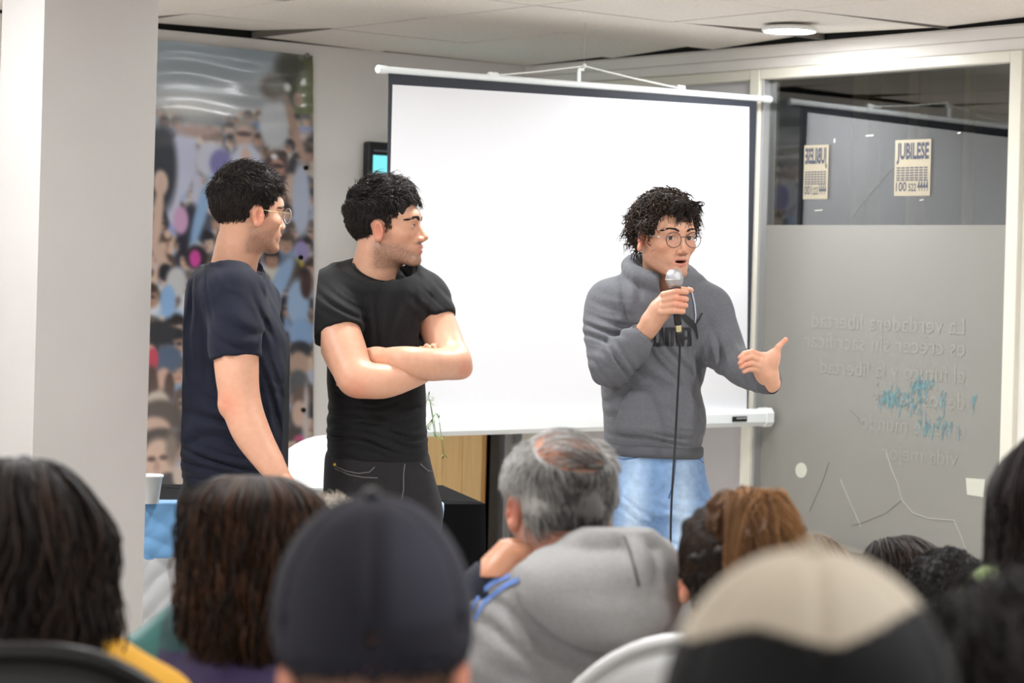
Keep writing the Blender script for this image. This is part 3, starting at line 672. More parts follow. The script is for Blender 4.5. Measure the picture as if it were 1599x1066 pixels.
    def cut(s, pt, n, L, rad, k=.003):
        """remove a flat-faced cylinder that starts at pt and runs along n"""
        pt = np.asarray(pt, float); n = nrm(n); e = pt+n*L
        def fn(X, Y, Z):
            x, y, z = X-pt[0], Y-pt[1], Z-pt[2]; a = x*n[0]+y*n[1]+z*n[2]
            r = np.sqrt(np.maximum(x*x+y*y+z*z-a*a, 0)); return np.maximum(r-rad, np.abs(a-L/2)-L/2)
        return s.op(fn, np.minimum(pt, e)-rad, np.maximum(pt, e)+rad, k, 'sub')
    def fold(s, c, r, d, freq, amp, warp=1.0, seed=0):
        """cloth folds: a patch of warped ripples around c, running across the direction d"""
        c = np.asarray(c, float); r = np.broadcast_to(np.asarray(r, float), (3,)); d = nrm(d); q = s.blk(c-2*r, c+2*r, 0)
        if q is None: return s
        sl, X, Y, Z = q; R = np.random.default_rng(seed); ph = R.uniform(0, 6.28, 6)
        x, y, z = X-c[0], Y-c[1], Z-c[2]
        g = np.exp(-((x/r[0])**2+(y/r[1])**2+(z/r[2])**2))
        freq = freq*2.1; t = freq*(x*d[0]+y*d[1]+z*d[2])
        w = warp*1.5*(np.sin(11*x+7*z+ph[0])+np.sin(9*y-13*z+ph[1])+.7*np.sin(23*x+17*z+ph[2])+.6*np.sin(19*z-15*x+ph[3]))
        v = 1.1-2.1*np.sqrt(np.sqrt(np.sin((t+w)*.5)**2+.03))+.35*np.sin(t*1.3+w*1.9+ph[4])
        s.F[sl] += (FOLD*amp*g*v).astype(np.float32); return s
    def wobble(s, amp, scale, seed=0, lo=None, hi=None):
        q = s.blk(s.lo if lo is None else lo, s.lo+s.n*s.h if hi is None else hi, 0)
        if q is None: return s
        sl, X, Y, Z = q; R = np.random.default_rng(seed); a = 0
        for i in range(6):
            k = R.normal(0, 1, 3)*scale; a = a+np.sin(X*k[0]+Y*k[1]+Z*k[2]+R.uniform(0, 6.28))
        s.F[sl] += (amp*.5*a).astype(np.float32); return s
    def mesh(s, smooth=1):
        F = s.F.copy(); F[[0, -1]] = .1; F[:, [0, -1]] = .1; F[:, :, [0, -1]] = .1
        sg = F < 0; n = F.shape
        c = np.zeros([q-1 for q in n], np.int8)
        for i in (0, 1):
            for j in (0, 1):
                for k in (0, 1): c += sg[i:n[0]-1+i, j:n[1]-1+j, k:n[2]-1+k]
        act = (c > 0) & (c < 8); idx = np.full(c.shape, -1, np.int32); ijk = np.argwhere(act); idx[act] = np.arange(len(ijk))
        if not len(ijk): return np.zeros((0, 3)), np.zeros((0, 4), int)
        I, J, K = ijk.T; cor = [(i, j, k) for i in (0, 1) for j in (0, 1) for k in (0, 1)]
        vals = np.stack([F[I+i, J+j, K+k] for i, j, k in cor]); P = np.zeros((len(ijk), 3)); cnt = np.zeros(len(ijk))
        for a in range(8):
            for b in range(a+1, 8):
                da = np.array(cor[b])-np.array(cor[a])
                if np.abs(da).sum() != 1: continue
                m = (vals[a] < 0) != (vals[b] < 0); t = vals[a][m]/(vals[a][m]-vals[b][m])
                P[m] += np.array(cor[a])+t[:, None]*da; cnt[m] += 1
        V = (ijk+P/cnt[:, None])*s.h+s.lo; quads = []
        for ax in range(3):
            o = [1, 1, 1]; o[ax] = 0; u, w = [q for q in range(3) if q != ax]
            sl0 = tuple(slice(o[q], n[q]-1) for q in range(3)); sh = [slice(o[q], n[q]-1) for q in range(3)]; sh[ax] = slice(1, n[ax])
            A, B = sg[sl0], sg[tuple(sh)]; e = np.argwhere(A != B)
            if not len(e): continue
            inside = A[tuple(e.T)]; e = e+np.array(o)
            du = np.zeros(3, int); du[u] = 1; dw = np.zeros(3, int); dw[w] = 1
            q = np.stack([idx[tuple((e-du-dw).T)], idx[tuple((e-dw).T)], idx[tuple(e.T)], idx[tuple((e-du).T)]], 1)
            fl = inside if ax != 1 else ~inside
            q[~fl] = q[~fl][:, ::-1]; quads.append(q)
        Q = np.concatenate(quads); Q = Q[(Q >= 0).all(1)]
        for _ in range(smooth):
            S = np.zeros_like(V); N = np.zeros(len(V))
            for a in range(4):
                b = (a+1) % 4
                np.add.at(S, Q[:, a], V[Q[:, b]]); np.add.at(S, Q[:, b], V[Q[:, a]]); np.add.at(N, Q[:, a], 1); np.add.at(N, Q[:, b], 1)
            V = V*.5+.5*S/np.maximum(N, 1)[:, None]
        return V, Q
def join(parts):
    V, Q, C, n = [], [], [], 0
    for v, q, c in parts: V.append(v); Q.append(q+n); C.append(np.broadcast_to(c, v.shape)); n += len(v)
    return np.concatenate(V), np.concatenate(Q), np.concatenate(C)

# ---------------------------------------------------------------- strands
def strand_mesh(P, rad, sides=3, seed=0):
    """P (N,S,3) polylines, rad (N,S): one mesh of thin tapering tubes"""
    N, S, _ = P.shape; T = np.gradient(P, axis=1); T /= np.linalg.norm(T, axis=2, keepdims=True)+1e-9
    R = np.random.default_rng(seed); ref = R.normal(0, 1, (N, 1, 3)); a = np.cross(T, ref); a /= np.linalg.norm(a, axis=2, keepdims=True)+1e-9; b = np.cross(T, a)
    an = np.arange(sides)*2*math.pi/sides
    V = P[:, :, None]+rad[:, :, None, None]*(np.cos(an)[None, None, :, None]*a[:, :, None]+np.sin(an)[None, None, :, None]*b[:, :, None])
    idx = np.arange(N*S*sides).reshape(N, S, sides); nx = np.roll(idx, -1, axis=2)
    Q = np.stack([idx[:, :-1], nx[:, :-1], nx[:, 1:], idx[:, 1:]], -1).reshape(-1, 4)
    return V.reshape(-1, 3), Q
def per_strand(c, S, sides): return np.repeat(c, S*sides, axis=0)

# ---------------------------------------------------------------- people
M_skin = mat('skin', (1, 1, 1), .42, .4, attr='Col', sss=.12, noise=.05, nscale=60, bump=.1, bscale=300)
M_hair = mat('hair', (1, 1, 1), .55, .25, attr='Col')
M_eye = mat('eye', (1, 1, 1), .12, attr='Col', coat=.4)
SKIN = np.array(lin(208, 157, 130)); SKIN_D = np.array(lin(190, 128, 101)); LIP = np.array(lin(182, 112, 100)); STUB = np.array(lin(84, 64, 54))
def head_volume(h=.0022, jaw=1.0, mouth=0.0, nose=1.0, detail=True, neck=None, lid=.004):
    """face looks along -y, x to its own left; origin midway between the ears at eye height"""
    v = Vol((-.1, -.135, -.22 if neck is not None else -.14), (.1, .13, .13), h)
    v.ell((0, .016, .034), (.0765, .0985, .0845)); v.ell((0, -.005, .02), (.071, .084, .075), k=.02)
    v.ell((0, -.03, -.03), (.06*jaw, .062, .07), k=.025); v.ell((0, -.028, -.062), (.05*jaw, .05, .048), k=.02)
    v.cap((-.053*jaw, .004, -.062), (-.016, -.074, -.101), .014, .016, .022); v.cap((.053*jaw, .004, -.062), (.016, -.074, -.101), .014, .016, .022)
    v.ell((0, -.085, -.1), (.019, .014, .0135), k=.016)
    for s in (-1, 1): v.ell((s*.044, -.058, -.026), (.021, .022, .017), k=.02)
    v.cap((-.04, -.079, .017), (.04, -.079, .017), .0105, .0105, .014); v.ell((0, -.083, .03), (.04, .016, .02), k=.02)
    v.ell((0, -.078, -.062), (.03, .023, .03), k=.015)
    for s in (-1, 1): v.ell((s*.031, -.097, -.001), (.017, .0125, .0105), k=.012, mode='sub')
    for s in (-1, 1):
        v.ell((s*.031, -.0765, .0), (.0148, .0142, .0136), k=.004)
    if neck is not None:
        v.cap((0, .028, -.05), neck, .054, .058, .03)
        v.cap((0, -.02, -.085), np.asarray(neck)*.75+V3(0, -.018, -.02), .018, .02, .03)
    # nose
    v.cap((0, -.086, .010), (0, -.108*nose, -.031), .0068, .0082, .01); v.ell((0, -.1105*nose, -.0355), (.0088, .0085, .0078), k=.006)
    for s in (-1, 1): v.ell((s*.0125, -.1015, -.040), (.0075, .0105, .0078), k=.006)
    v.ell((0, -.1015, -.0405), (.0115, .0115, .0085), k=.005); v.ell((0, -.093, -.03), (.0125, .0125, .014), k=.006)
    # mouth
    m = mouth
    v.chain([(-.024, -.083, -.0655), (-.008, -.0975, -.0615), (.008, -.0975, -.0615), (.024, -.083, -.0655)], [.003, .0062, .0062, .003], k=.006)
    v.chain([(-.022, -.082, -.069-m*.6), (0, -.0955, -.0742-m), (.022, -.082, -.069-m*.6)], [.003, .0074, .003], k=.006)
    if m > 0: v.ell((0, -.096, -.0682-m*.5), (.0185, .02, .0035+m*.5), k=.003, mode='sub')
    else: v.cap((-.024, -.089, -.0675), (.024, -.089, -.0675), .0012, .0012, .003, mode='sub'); v.cap((-.012, -.101, -.0673), (.012, -.101, -.0673), .0014, .0014, .003, mode='sub')
    if detail:                                                             # eyelid slits, philtrum
        for s in (-1, 1): v.ell((s*.031, -.0925, -.0008), (.0128, .013, lid), R=roty(s*.06), k=.002, mode='sub')
        v.cap((0, -.1025, -.052), (0, -.1045, -.058), .002, .0025, .004, mode='sub')
    # ears
    for s in (-1, 1):
        R = rotz(s*.42) @ rotx(-.15); c = V3(s*.0805, .008, -.012)
        v.ell(c, (.0075, .0185, .031), R=R, k=.006); v.ell(c+V3(s*.002, .001, -.025), (.006, .0105, .01), R=R, k=.006)
        v.ell(c+V3(s*.0075, -.003, .001), (.0055, .0098, .017), R=R, k=.003, mode='sub')
        v.ell(c+V3(s*.004, -.012, -.002), (.005, .005, .006), R=R, k=.004)
    return v
def skin_color(P, stub=.0, base=SKIN, mous=None, mouth=0.0, seed=1):
    x, y, z = P.T; C = np.tile(base, (len(P), 1)); g = lambda a, b, t: np.clip((t-a)/(b-a), 0, 1)
    def mixc(c, w): C[:] = C*(1-w[:, None])+np.array(c)*w[:, None]
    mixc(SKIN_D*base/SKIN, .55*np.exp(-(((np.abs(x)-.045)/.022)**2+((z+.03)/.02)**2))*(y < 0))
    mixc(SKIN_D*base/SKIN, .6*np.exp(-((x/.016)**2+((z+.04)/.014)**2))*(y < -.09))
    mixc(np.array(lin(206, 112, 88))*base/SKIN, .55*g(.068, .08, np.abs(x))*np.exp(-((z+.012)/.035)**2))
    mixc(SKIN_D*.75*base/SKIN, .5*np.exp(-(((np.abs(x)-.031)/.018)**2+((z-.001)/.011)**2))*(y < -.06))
    if stub:
        R = np.random.default_rng(seed); jawz = -.036+.25*np.maximum(0, y+.02)-.018*np.exp(-((np.abs(x)-.032)/.02)**2)*(y < -.05)
        w = g(0, .022, jawz-z)*g(.05, .02, y)*g(-.135, -.118, z)
        w = w*(1-.8*np.exp(-((x/.03)**2+((z+.062)/.0)**2)) if False else w)
        w = np.maximum(w*.85, .0); lipz = np.exp(-((x/.026)**4+((z+.0685+mouth*.4)/(.013+mouth*.6))**4))*(y < -.07)
        mz = np.exp(-((x/.027)**4+((z+.0525)/.006)**4))*(y < -.07); w = np.maximum(w, (mous if mous is not None else stub)/max(stub, .01)*mz)
        mixc(STUB, np.clip(stub*w*(1-lipz)*(1+.25*R.normal(0, 1, len(P))), 0, .95))
    ul = np.exp(-((x/.024)**4+((z+.0622)/.0048)**4)); ll = np.exp(-((x/.021)**4+((z+.0752+mouth)/.0062)**4))
    mixc(LIP, .85*np.maximum(ul, ll)*(y < -.074))
    mixc(lin(70, 36, 28), .8*np.exp(-(((np.abs(x)-.0075)/.0032)**2+((y+.1045)/.006)**2+((z+.0475)/.0024)**2)))  # nostrils are not hollowed, their shade is painted dark
    if mouth: mixc(lin(84, 30, 26), np.exp(-((x/.017)**6+((z+.0682+mouth*.5)/(.003+mouth*.5))**6))*(y > -.0905)*(y < -.06))
    return C
class Frame:
    """head-local to world"""
    def __init__(s, c, yaw, pitch=0.0, roll=0.0, sc=1.0):
        s.c = np.asarray(c, float); s.R = rotz(math.radians(yaw)) @ rotx(math.radians(pitch)) @ roty(math.radians(roll)); s.sc = sc
    def w(s, P): return s.c+(np.asarray(P) @ s.R.T)*s.sc
    def l(s, P): return ((np.asarray(P)-s.c) @ s.R)/s.sc
def eyes(fr, par, gaze=(0, -1, 0), iris=(70, 48, 34), lid=.004):
    M = mat('eyelash', lin(34, 24, 20), .6)
    for s in (-1, 1):
        P = []
        for q in np.linspace(-1, 1, 11): a = q*.92; e = (lid+.0008)/.0148*math.sqrt(max(0, 1-q*q*.85)); P.append(V3(s*.031, -.0765, 0)+.0153*V3(math.sin(a)*math.cos(e), -math.cos(a)*math.cos(e), math.sin(e)))
        MB().tube(fr.w(np.array(P)), [.0003]+[.0009]*9+[.0003], 5).build('eyelashes', M, par, smooth=True)
    for s in (-1, 1):
        mbq = MB().ball((0, 0, 0), 1.0, 28, 20); D = np.array(mbq.v); a = np.degrees(np.arccos(np.clip(D @ nrm(gaze), -1, 1)))
        C = np.tile(lin(226, 218, 212), (len(D), 1)); C[a < 33] = lin(*iris); C[a < 15] = (.004, .004, .004)
        make('eye', fr.w(D*.0122+V3(s*.031, -.0775, -.0005)), np.array([f for f in mbq.f]), M_eye, par, smooth=True, col=C)
def face_y(V, x, z):
    """depth of the face surface (local head vertices V) at the points x, z"""
    F = V[V[:, 1] < -.04]; return np.array([F[np.argsort((F[:, 0]-a)**2+(F[:, 2]-b)**2)[:3], 1].mean() for a, b in zip(x, z)])
def brows(fr, par, HV, col=(30, 22, 20), th=1.0, seed=3, raise_=0.0):
    R = np.random.default_rng(seed); N = 170
    for s in (-1, 1):
        u = R.random(N); x = s*(.011+.041*u); z = .0165+raise_+.0075*np.sin(u*2.5)-.005*np.maximum(0, u-.75)/.25+R.normal(0, .0019, N)*(1.0-.75*u)*th
        y = face_y(HV, x, z)-.0006; y2 = face_y(HV, x+s*.0065, z)-.0014; rise = (.0035-.005*u+R.normal(0, .001, N))
        q = np.stack([x, y, z], 1); e = np.stack([x+s*.0065, y2, z+rise], 1); P = np.stack([q, (q+e)/2-V3(0, .0012, 0), e], 1)
        rad = np.tile(np.array([.0007, .0007, .0003])*th, (N, 1)); V, Q = strand_mesh(P, rad)
        tag(make('eyebrow', fr.w(V), Q, M_hair, par, col=np.tile(lin(*col), (len(V), 1))), kind='stuff')
def glasses(fr, par, r=.0235, wire=.0011, col=(40, 34, 34), temple=(150, 130, 110), wide=1.0, z=-.004, name='glasses'):
    M = mat('spectacle_frame', lin(*col), .3); MT = mat('spectacle_temple', lin(*temple), .3, metal=.3); g = None; R = fr.R*fr.sc
    Lm = glass_mat('spectacle_lens', .02, (.97, .97, .97), blend=.06); mbq = MB(); lens = MB()
    for s in (-1, 1):
        c = V3(s*.034, -.109, z); a = np.linspace(0, 2*math.pi, 33)
        ring = np.stack([c[0]+r*wide*np.cos(a), c[1]+.006*np.abs(np.cos(a)*.5+s*.5*np.cos(a)), c[2]+r*.93*np.sin(a)], 1); mbq.tube(fr.w(ring), wire*fr.sc, 6, caps=False)
        n0 = len(ring)-1; lens.add(list(fr.w(ring[:-1]))+[fr.w(c)], [(i, (i+1) % n0, n0) for i in range(n0)])
    mbq.tube(fr.w(np.array([(-.034+r*wide-.001, -.109, z+.006), (-.006, -.114, z+.009), (.006, -.114, z+.009), (.034-r*wide+.001, -.109, z+.006)])), wire*1.15*fr.sc, 6)
    g = mbq.build(name, M, par, smooth=True)
    for s in (-1, 1): MB().tube(fr.w(np.array([(s*(.034+r*wide), -.105, z+.006), (s*.071, -.088, z+.007), (s*.0785, -.03, z+.008), (s*.0805, .008, z+.012), (s*.082, .025, z-.012)])), .0011*fr.sc, 6).build('temple', MT, g, smooth=True)
    lens.build('lens', Lm, g, smooth=True)
    return g
def fib_dirs(n):
    i = np.arange(n)+.5; ph = np.arccos(1-2*i/n); th = math.pi*(1+5**.5)*i
    return np.stack([np.cos(th)*np.sin(ph), np.sin(th)*np.sin(ph), np.cos(ph)], 1)
SK_C, SK_R = V3(0, .016, .034), V3(.0775, .0995, .0855)
def scalp(n, keep, seed=0, C=SK_C, Rr=SK_R):
    d = fib_dirs(n); P = C+d*Rr; m = keep(P); P = P[m]; N = (P-C)/Rr**2; N /= np.linalg.norm(N, axis=1)[:, None]; return P, N
def short_keep(P):
    x, y, z = P.T; ax = np.abs(x)
    front = (y < -.045) & (z < .066+.12*ax); temple = (y >= -.062) & (y < -.018) & (z < .028) & ~((y > -.03) & (z > -.02))
    ear = (y >= -.012) & (y < .034) & (z < .026) & (ax > .04); nape = (y >= .03) & (z < -.05+.02*(ax/.07)); low = z < -.055
    return ~(front | temple | ear | nape | low)
def short_hair(fr, par, seed=0, top=.034, side=.010, n=5200, col=(30, 25, 24), hi=(70, 56, 48), lift=.45, sweep=(0, -1, .25), curl=0.0, cap=True, hl=.25, body=.012):
    """close-cut sides, longer top combed forwards"""
    R = np.random.default_rng(seed); parts = []
    base, hic = np.array(lin(*col)), np.array(lin(*hi))
    if cap:
        v = Vol((-.11, -.13, -.09), (.11, .15, .17), .0032)
        v.ell(SK_C, SK_R+.004); v.ell((0, -.002, .074), (.064, .088, .050+body*.7), k=.03); v.ell((0, .028, .05), (.077, .091, .072), k=.02)
        v.cap((-.034, -.055, .088+body*.5), (.034, -.055, .088+body*.5), .012+body*.3, None, .025)
        v.wobble(.002, 120, seed); v.wobble(.0012, 260, seed+1)
        v.ell((0, -.135, .012), (.088, .095, .062), k=.008, mode='sub')
        for s in (-1, 1):
            v.ell((s*.09, .008, -.012), (.03, .026, .036), k=.006, mode='sub'); v.ell((s*.085, -.056, -.01), (.035, .034, .045), k=.008, mode='sub')
        v.half((0, .03, -.062), (0, -.25, -1)); v.half((0, -.01, -.03), (0, -.8, -.7))
        V, Q = v.mesh(1); parts.append((V, Q, base*(.9+.0*V)))
    P, N = scalp(n, short_keep, seed); n = len(P); z = P[:, 2]; tw = np.clip((z-.04)/.06, 0, 1)[:, None]; fw = np.clip((-.01-P[:, 1:2])/.06, 0, 1)*tw
    L = (side*(1-tw)+top*tw)*R.uniform(.75, 1.15, (n, 1)); sw = np.array(sweep, float)
    down = np.tile(V3(0, .35, -1), (n, 1)); d = tw*sw+(1-tw)*down; d = d-N*np.sum(d*N, 1)[:, None]; d /= np.linalg.norm(d, axis=1)[:, None]+1e-9
    clump = np.stack([np.sin(P[:, 0]*130+P[:, 1]*70+1), np.sin(P[:, 1]*85-P[:, 0]*60), np.sin(P[:, 0]*90-P[:, 1]*105+2)], 1)
    d = d+.42*clump*tw+R.normal(0, .16, (n, 3)); S = 5; t = np.linspace(0, 1, S); li = lift*(.25+.75*tw+.5*fw)
    off = N*(.004+body*(.3+.7*tw))
    Pl = np.stack([P+off*min(1, .35+1.3*u)+L*(li*math.sin(u*2.4)*.55)*N+L*d*u+V3(0, 0, -.35)*L*u*u*tw for u in t], 1)
    rad = np.tile(np.array([1.0, 1.05, 1.0, .8, .3])*.00085, (n, 1))*R.uniform(.7, 1.3, (n, 1))
    V, Q = strand_mesh(Pl, rad, 3, seed); w = R.random((n, 1))**2.2*hl*2; c = base*(1-w)+hic*w; parts.append((V, Q, per_strand(c, S, 3)))
    V, Q, C = join(parts); return make('hair', fr.w(V), Q, M_hair, par, smooth=True, col=C)
def curly_hair(fr, par, seed=0, n=750, L=.055, col=(34, 26, 22), hi=(96, 72, 54), keep=None, r=.0095, rad=.0018, vol=.012, sub=None, turns=1.35, drop=.35):
    R = np.random.default_rng(seed); base, hic = np.array(lin(*col)), np.array(lin(*hi)); parts = []
    v = Vol((-.12, -.14, -.08), (.12, .15, .17), .0036); v.ell(SK_C+V3(0, .004, .006), SK_R+vol*.6); v.wobble(.004, 90, seed); v.wobble(.003, 190, seed+2)
    v.ell((0, -.125, .02), (.1, .09, .075), k=.008, mode='sub'); v.half((0, .03, -.035), (0, -.5, -1))
    for s in (-1, 1): v.ell((s*.09, .0, -.02), (.04, .05, .045), k=.006, mode='sub')
    V, Q = v.mesh(1); parts.append((V, Q, base*.8))
    P, N = scalp(n*2, keep or (lambda P: short_keep(P) & (P[:, 2] > .012-.5*np.maximum(0, P[:, 1]))), seed); n = len(P); S = 13; t = np.linspace(0, 1, S)
    d = N+R.normal(0, .55, (n, 3)); d[:, 1] -= .25*(P[:, 1] < 0); d /= np.linalg.norm(d, axis=1)[:, None]
    e1 = np.cross(d, R.normal(0, 1, (n, 3))); e1 /= np.linalg.norm(e1, axis=1)[:, None]; e2 = np.cross(d, e1); ph = R.uniform(0, 6.28, (n, 1)); tr = R.uniform(.7, 1.3, (n, 1))*turns*6.28
    LL = L*R.uniform(.5, 1.15, (n, 1))*(1+.35*np.sin(P[:, :1]*60+P[:, 1:2]*45+P[:, 2:3]*50)); rr = r*R.uniform(.5, 1.2, (n, 1)); Pl = []
    for u in t: Pl.append(P+LL*u*d*(1-.25*u)+V3(0, 0, -drop)*LL*u*u+rr*min(1, u*3+.2)*(np.cos(ph+tr*u)*e1+np.sin(ph+tr*u)*e2))
    Pl = np.stack(Pl, 1); rd = rad*np.clip(1.15-t**3, .25, 1)[None, :]*R.uniform(.6, 1.25, (n, 1)); V, Q = strand_mesh(Pl, np.broadcast_to(rd, Pl.shape[:2]), 3, seed)
    w = R.random((n, 1))**2*.55; parts.append((V, Q, per_strand(base*(1-w)+hic*w, S, 3)))
    V, Q, C = join(parts); return make('hair', fr.w(V), Q, M_hair, par, smooth=True, col=C)
def long_hair(fr, par, seed=0, n=2600, length=.34, col=(26, 20, 18), hi=(92, 64, 44), wave=.008, width=1.0, flare=.0, hl=.3, part=0.0, rad=.0016, spread=.02, zmin=None, side=None, thick=.012):
    """straight or wavy hair falling from a parting"""
    R = np.random.default_rng(seed); base, hic = np.array(lin(*col)), np.array(lin(*hi)); parts = []
    zb = .07-length
    v = Vol((-.17*width, -.13, zb-.02), (.17*width, .19, .15), .0042)
    v.ell(SK_C+V3(0, .004, .002), SK_R+thick); a = .084*width
    v.loft([(zb, 0, .055, a+flare, .072), (-.06, 0, .045, a+flare*.5, .085), (.03, 0, .022, a, .098)], k=.02); v.wobble(.004, 60, seed); v.wobble(.003, 150, seed+3)
    v.ell((0, -.125, -.04), (.075*width, .12, .125), k=.01, mode='sub')
    V, Q = v.mesh(1); parts.append((V, Q, base*.8))
    P, N = scalp(n*2, lambda P: (P[:, 2] > -.03) & ~((P[:, 1] < -.05) & (P[:, 2] < .075)) & ~((P[:, 1] < -.02) & (P[:, 2] < .02)), seed); n = len(P); S = 16; t = np.linspace(0, 1, S)
    x, y, z = P.T; sgn = np.sign(x-part+1e-4); ang = np.arctan2(x-part, y-.0)
    LL = length*R.uniform(.82, 1.03, n); tgt = np.stack([np.sin(ang)*(a+thick+.004)+flare*sgn*.9, .04+np.cos(ang)*.085+.012], 1)
    tgt += R.normal(0, spread*.35, (n, 2)); Pl = np.zeros((n, S, 3)); cur = P+N*.008; ph = R.uniform(0, 6.28, n)
    for k, u in enumerate(t):
        w = np.clip(u*2.2, 0, 1)**.8; zz = z+N[:, 2]*.012+.012*np.sin(np.pi*np.clip(u*2, 0, 1))*np.clip(N[:, 2], 0, 1)-LL*np.clip(u-(.10*np.clip(N[:, 2], 0, 1)), 0, 1)
        # stay outside the skull while falling
        tx, ty_ = P[:, 0]*(1-w)+tgt[:, 0]*w, P[:, 1]*(1-w)+tgt[:, 1]*w
        zr = np.clip((zz-SK_C[2])/(SK_R[2]+thick+.003), -1, 1); rr = np.sqrt(1-zr**2)*(zr > 0)+(zr <= 0)
        q = np.sqrt((tx/(SK_R[0]+thick+.002))**2+((ty_-SK_C[1])/(SK_R[1]+thick+.002))**2)+1e-6; s = np.maximum(1, rr/q)
        s = np.where(zz > -.06, s, 1)
        Pl[:, k] = np.stack([tx*s, SK_C[1]+(ty_-SK_C[1])*s, zz], 1)
        Pl[:, k, 0] += wave*u*np.sin(ph*.3+ang*5+u*11); Pl[:, k, 1] += wave*u*np.cos(ph*.25+ang*4+u*9)
    rd = rad*np.clip(1.1-t**4, .2, 1)[None, :]*R.uniform(.6, 1.4, (n, 1)); V, Q = strand_mesh(Pl, np.broadcast_to(rd, Pl.shape[:2]), 3, seed)
    w = (R.random((n, 1))**2)*hl*2; parts.append((V, Q, per_strand(base*(1-w)+hic*w, S, 3)))
    V, Q, C = join(parts); return make('hair', fr.w(V), Q, M_hair, par, smooth=True, col=C)
def rows(rws, Y):
    """rows of (py, px left, px right, half depth[, depth offset]) of an upright trunk at distance Y"""
    out = []
    for r in rws:
        yy = Y+(r[4] if len(r) > 4 else 0); a, b = at(r[1], r[0], yy), at(r[2], r[0], yy); out.append(((a[2]+b[2])/2, (a[0]+b[0])/2, yy, (b[0]-a[0])/2, r[3], 0.0))
    return out
def hand(v, palm, pr, fingers, fr=.0088, thumb=None, k=.008, flat=None):
    """palm: chain of points; fingers and thumb: chains of joints"""
    v.chain(palm, pr, k=.015, flat=flat)
    for f in fingers: v.chain(f, [fr*1.12, fr*1.0, fr*.92, fr*.8][:len(f)], k=.002, k0=k)
    if thumb: v.chain(thumb, [fr*1.7, fr*1.25, fr*1.05, fr*.88][:len(thumb)], k=.003, k0=k*1.6)
def shoe(par, p, yaw, m, name='shoe'):
    R = rotz(yaw); v = Vol(p+V3(-.2, -.2, -.01), p+V3(.2, .2, .15), .007); f = lambda *q: p+R @ V3(*q)
    v.ell(f(0, -.09, .035), (.045, .095, .035), R=R, k=.03); v.ell(f(0, .03, .045), (.038, .07, .045), R=R, k=.03); v.cap(f(0, .05, .06), f(0, .05, .1), .042, .045, .02); v.half((p[0], p[1], .004), (0, 0, -1))
    V, Q = v.mesh(1); return make(name, V, Q, m, par, smooth=True)

from mathutils.bvhtree import BVHTree
def surface(V, Q):
    """returns f(px, py, lift): the point of a sculpted surface seen at a pixel, lifted off it along the view"""
    bv = BVHTree.FromPolygons([Vector(p) for p in V], [tuple(int(i) for i in q) for q in Q]); o = Vector((0, 0, ZC))
    def f(px, py, lift=.003):
        d = Vector(ray(px, py)).normalized(); h = bv.ray_cast(o, d)
        return np.array(h[0]+h[1]*lift) if h[0] is not None and h[1].dot(d) < 0 else (np.array(h[0]-d*lift) if h[0] is not None else None)
    return f
# ---------------------------------------------------------------- the three standing speakers
def cloth(name, col, rough=.85, noise=.12, nscale=9, bump=.18, bscale=220, sheen=.04, **k): return mat(name, lin(*col), rough, .3, noise=noise, nscale=nscale, bump=bump, bscale=bscale, sheen=sheen, **k)
M_black_tee = cloth('black_jersey', (14, 14, 16)); M_navy_tee = cloth('navy_jersey', (13, 18, 36)); M_grey_hood = cloth('grey_fleece', (97, 98, 103), bump=.35, noise=.1, nscale=120)
M_rib = cloth('grey_rib', (84, 85, 90), bump=.3, bscale=120); M_denim_k = cloth('charcoal_denim', (32, 30, 32), noise=.2, nscale=40); M_denim_n = cloth('black_trousers', (13, 13, 15))
M_denim_b = mat('washed_denim', (1, 1, 1), .85, .25, attr='Col', noise=.14, nscale=45, bump=.25, bscale=300)
M_shoe = mat('dark_shoe', lin(32, 30, 30), .5)
def pipe(v, pts, rad, **k): return v.chain([np.asarray(p) for p in pts], rad, **k)
def smooth_pts(pts, rad, n=14):
    """Catmull-Rom through joints"""
    P = np.array(pts); P = np.vstack([2*P[0]-P[1], P, 2*P[-1]-P[-2]]); r = np.interp(np.linspace(0, len(pts)-1, n), range(len(pts)), rad); out = []
    for u in np.linspace(0, len(pts)-1, n):
        i = min(int(u), len(pts)-2); t = u-i; p0, p1, p2, p3 = P[i:i+4]
        out.append(.5*(2*p1+(p2-p0)*t+(2*p0-5*p1+4*p2-p3)*t*t+(3*p1-p0-3*p2+p3)*t**3))
    return out, list(r)
def finger(*pts): return [at(*p) for p in pts]

def trousers(par, hipL, hipR, kneeL, kneeR, ankL, ankR, rws, Y, m, name, col=None, seed=0, r0=.088):
    lo = np.minimum.reduce([ankL, ankR, hipL, hipR])-V3(.16, .22, .03); hi = np.maximum.reduce([hipL, hipR, kneeL, kneeR, ankL, ankR])+V3(.16, .2, .22)
    v = Vol(lo, hi, .0062); v.loft(rows(rws, Y), k=.03)
    for h, kn, an in ((hipL, kneeL, ankL), (hipR, kneeR, ankR)): v.chain([h, kn, an], [r0, .066, .058], k=.03, k0=.04)
    c = (hipL+hipR)/2
    v.fold(c+V3(0, -.1, -.02), (.16, .12, .05), (.35, 0, 1), 95, .0042, 1.2, seed); v.fold(c+V3(0, -.1, -.14), (.15, .12, .06), (.2, 0, 1), 80, .004, 1.3, seed+1)
    for kn in (kneeL, kneeR): v.fold(kn, (.1, .1, .14), (.1, 0, 1), 60, .004, 1.2, seed+2)
    for an in (ankL, ankR): v.fold(an+V3(0, 0, .06), (.08, .08, .07), (0, 0, 1), 110, .004, 1.0, seed+3)
    V, Q = v.mesh(1)
    return make(name, V, Q, m, par, smooth=True, col=col(V) if col else None), surface(V, Q)
def body_mesh(par, head_parts, limbs, name='body'):
    V, Q, C = join(head_parts+limbs); return make(name, V, Q, M_skin, par, smooth=True, col=C)
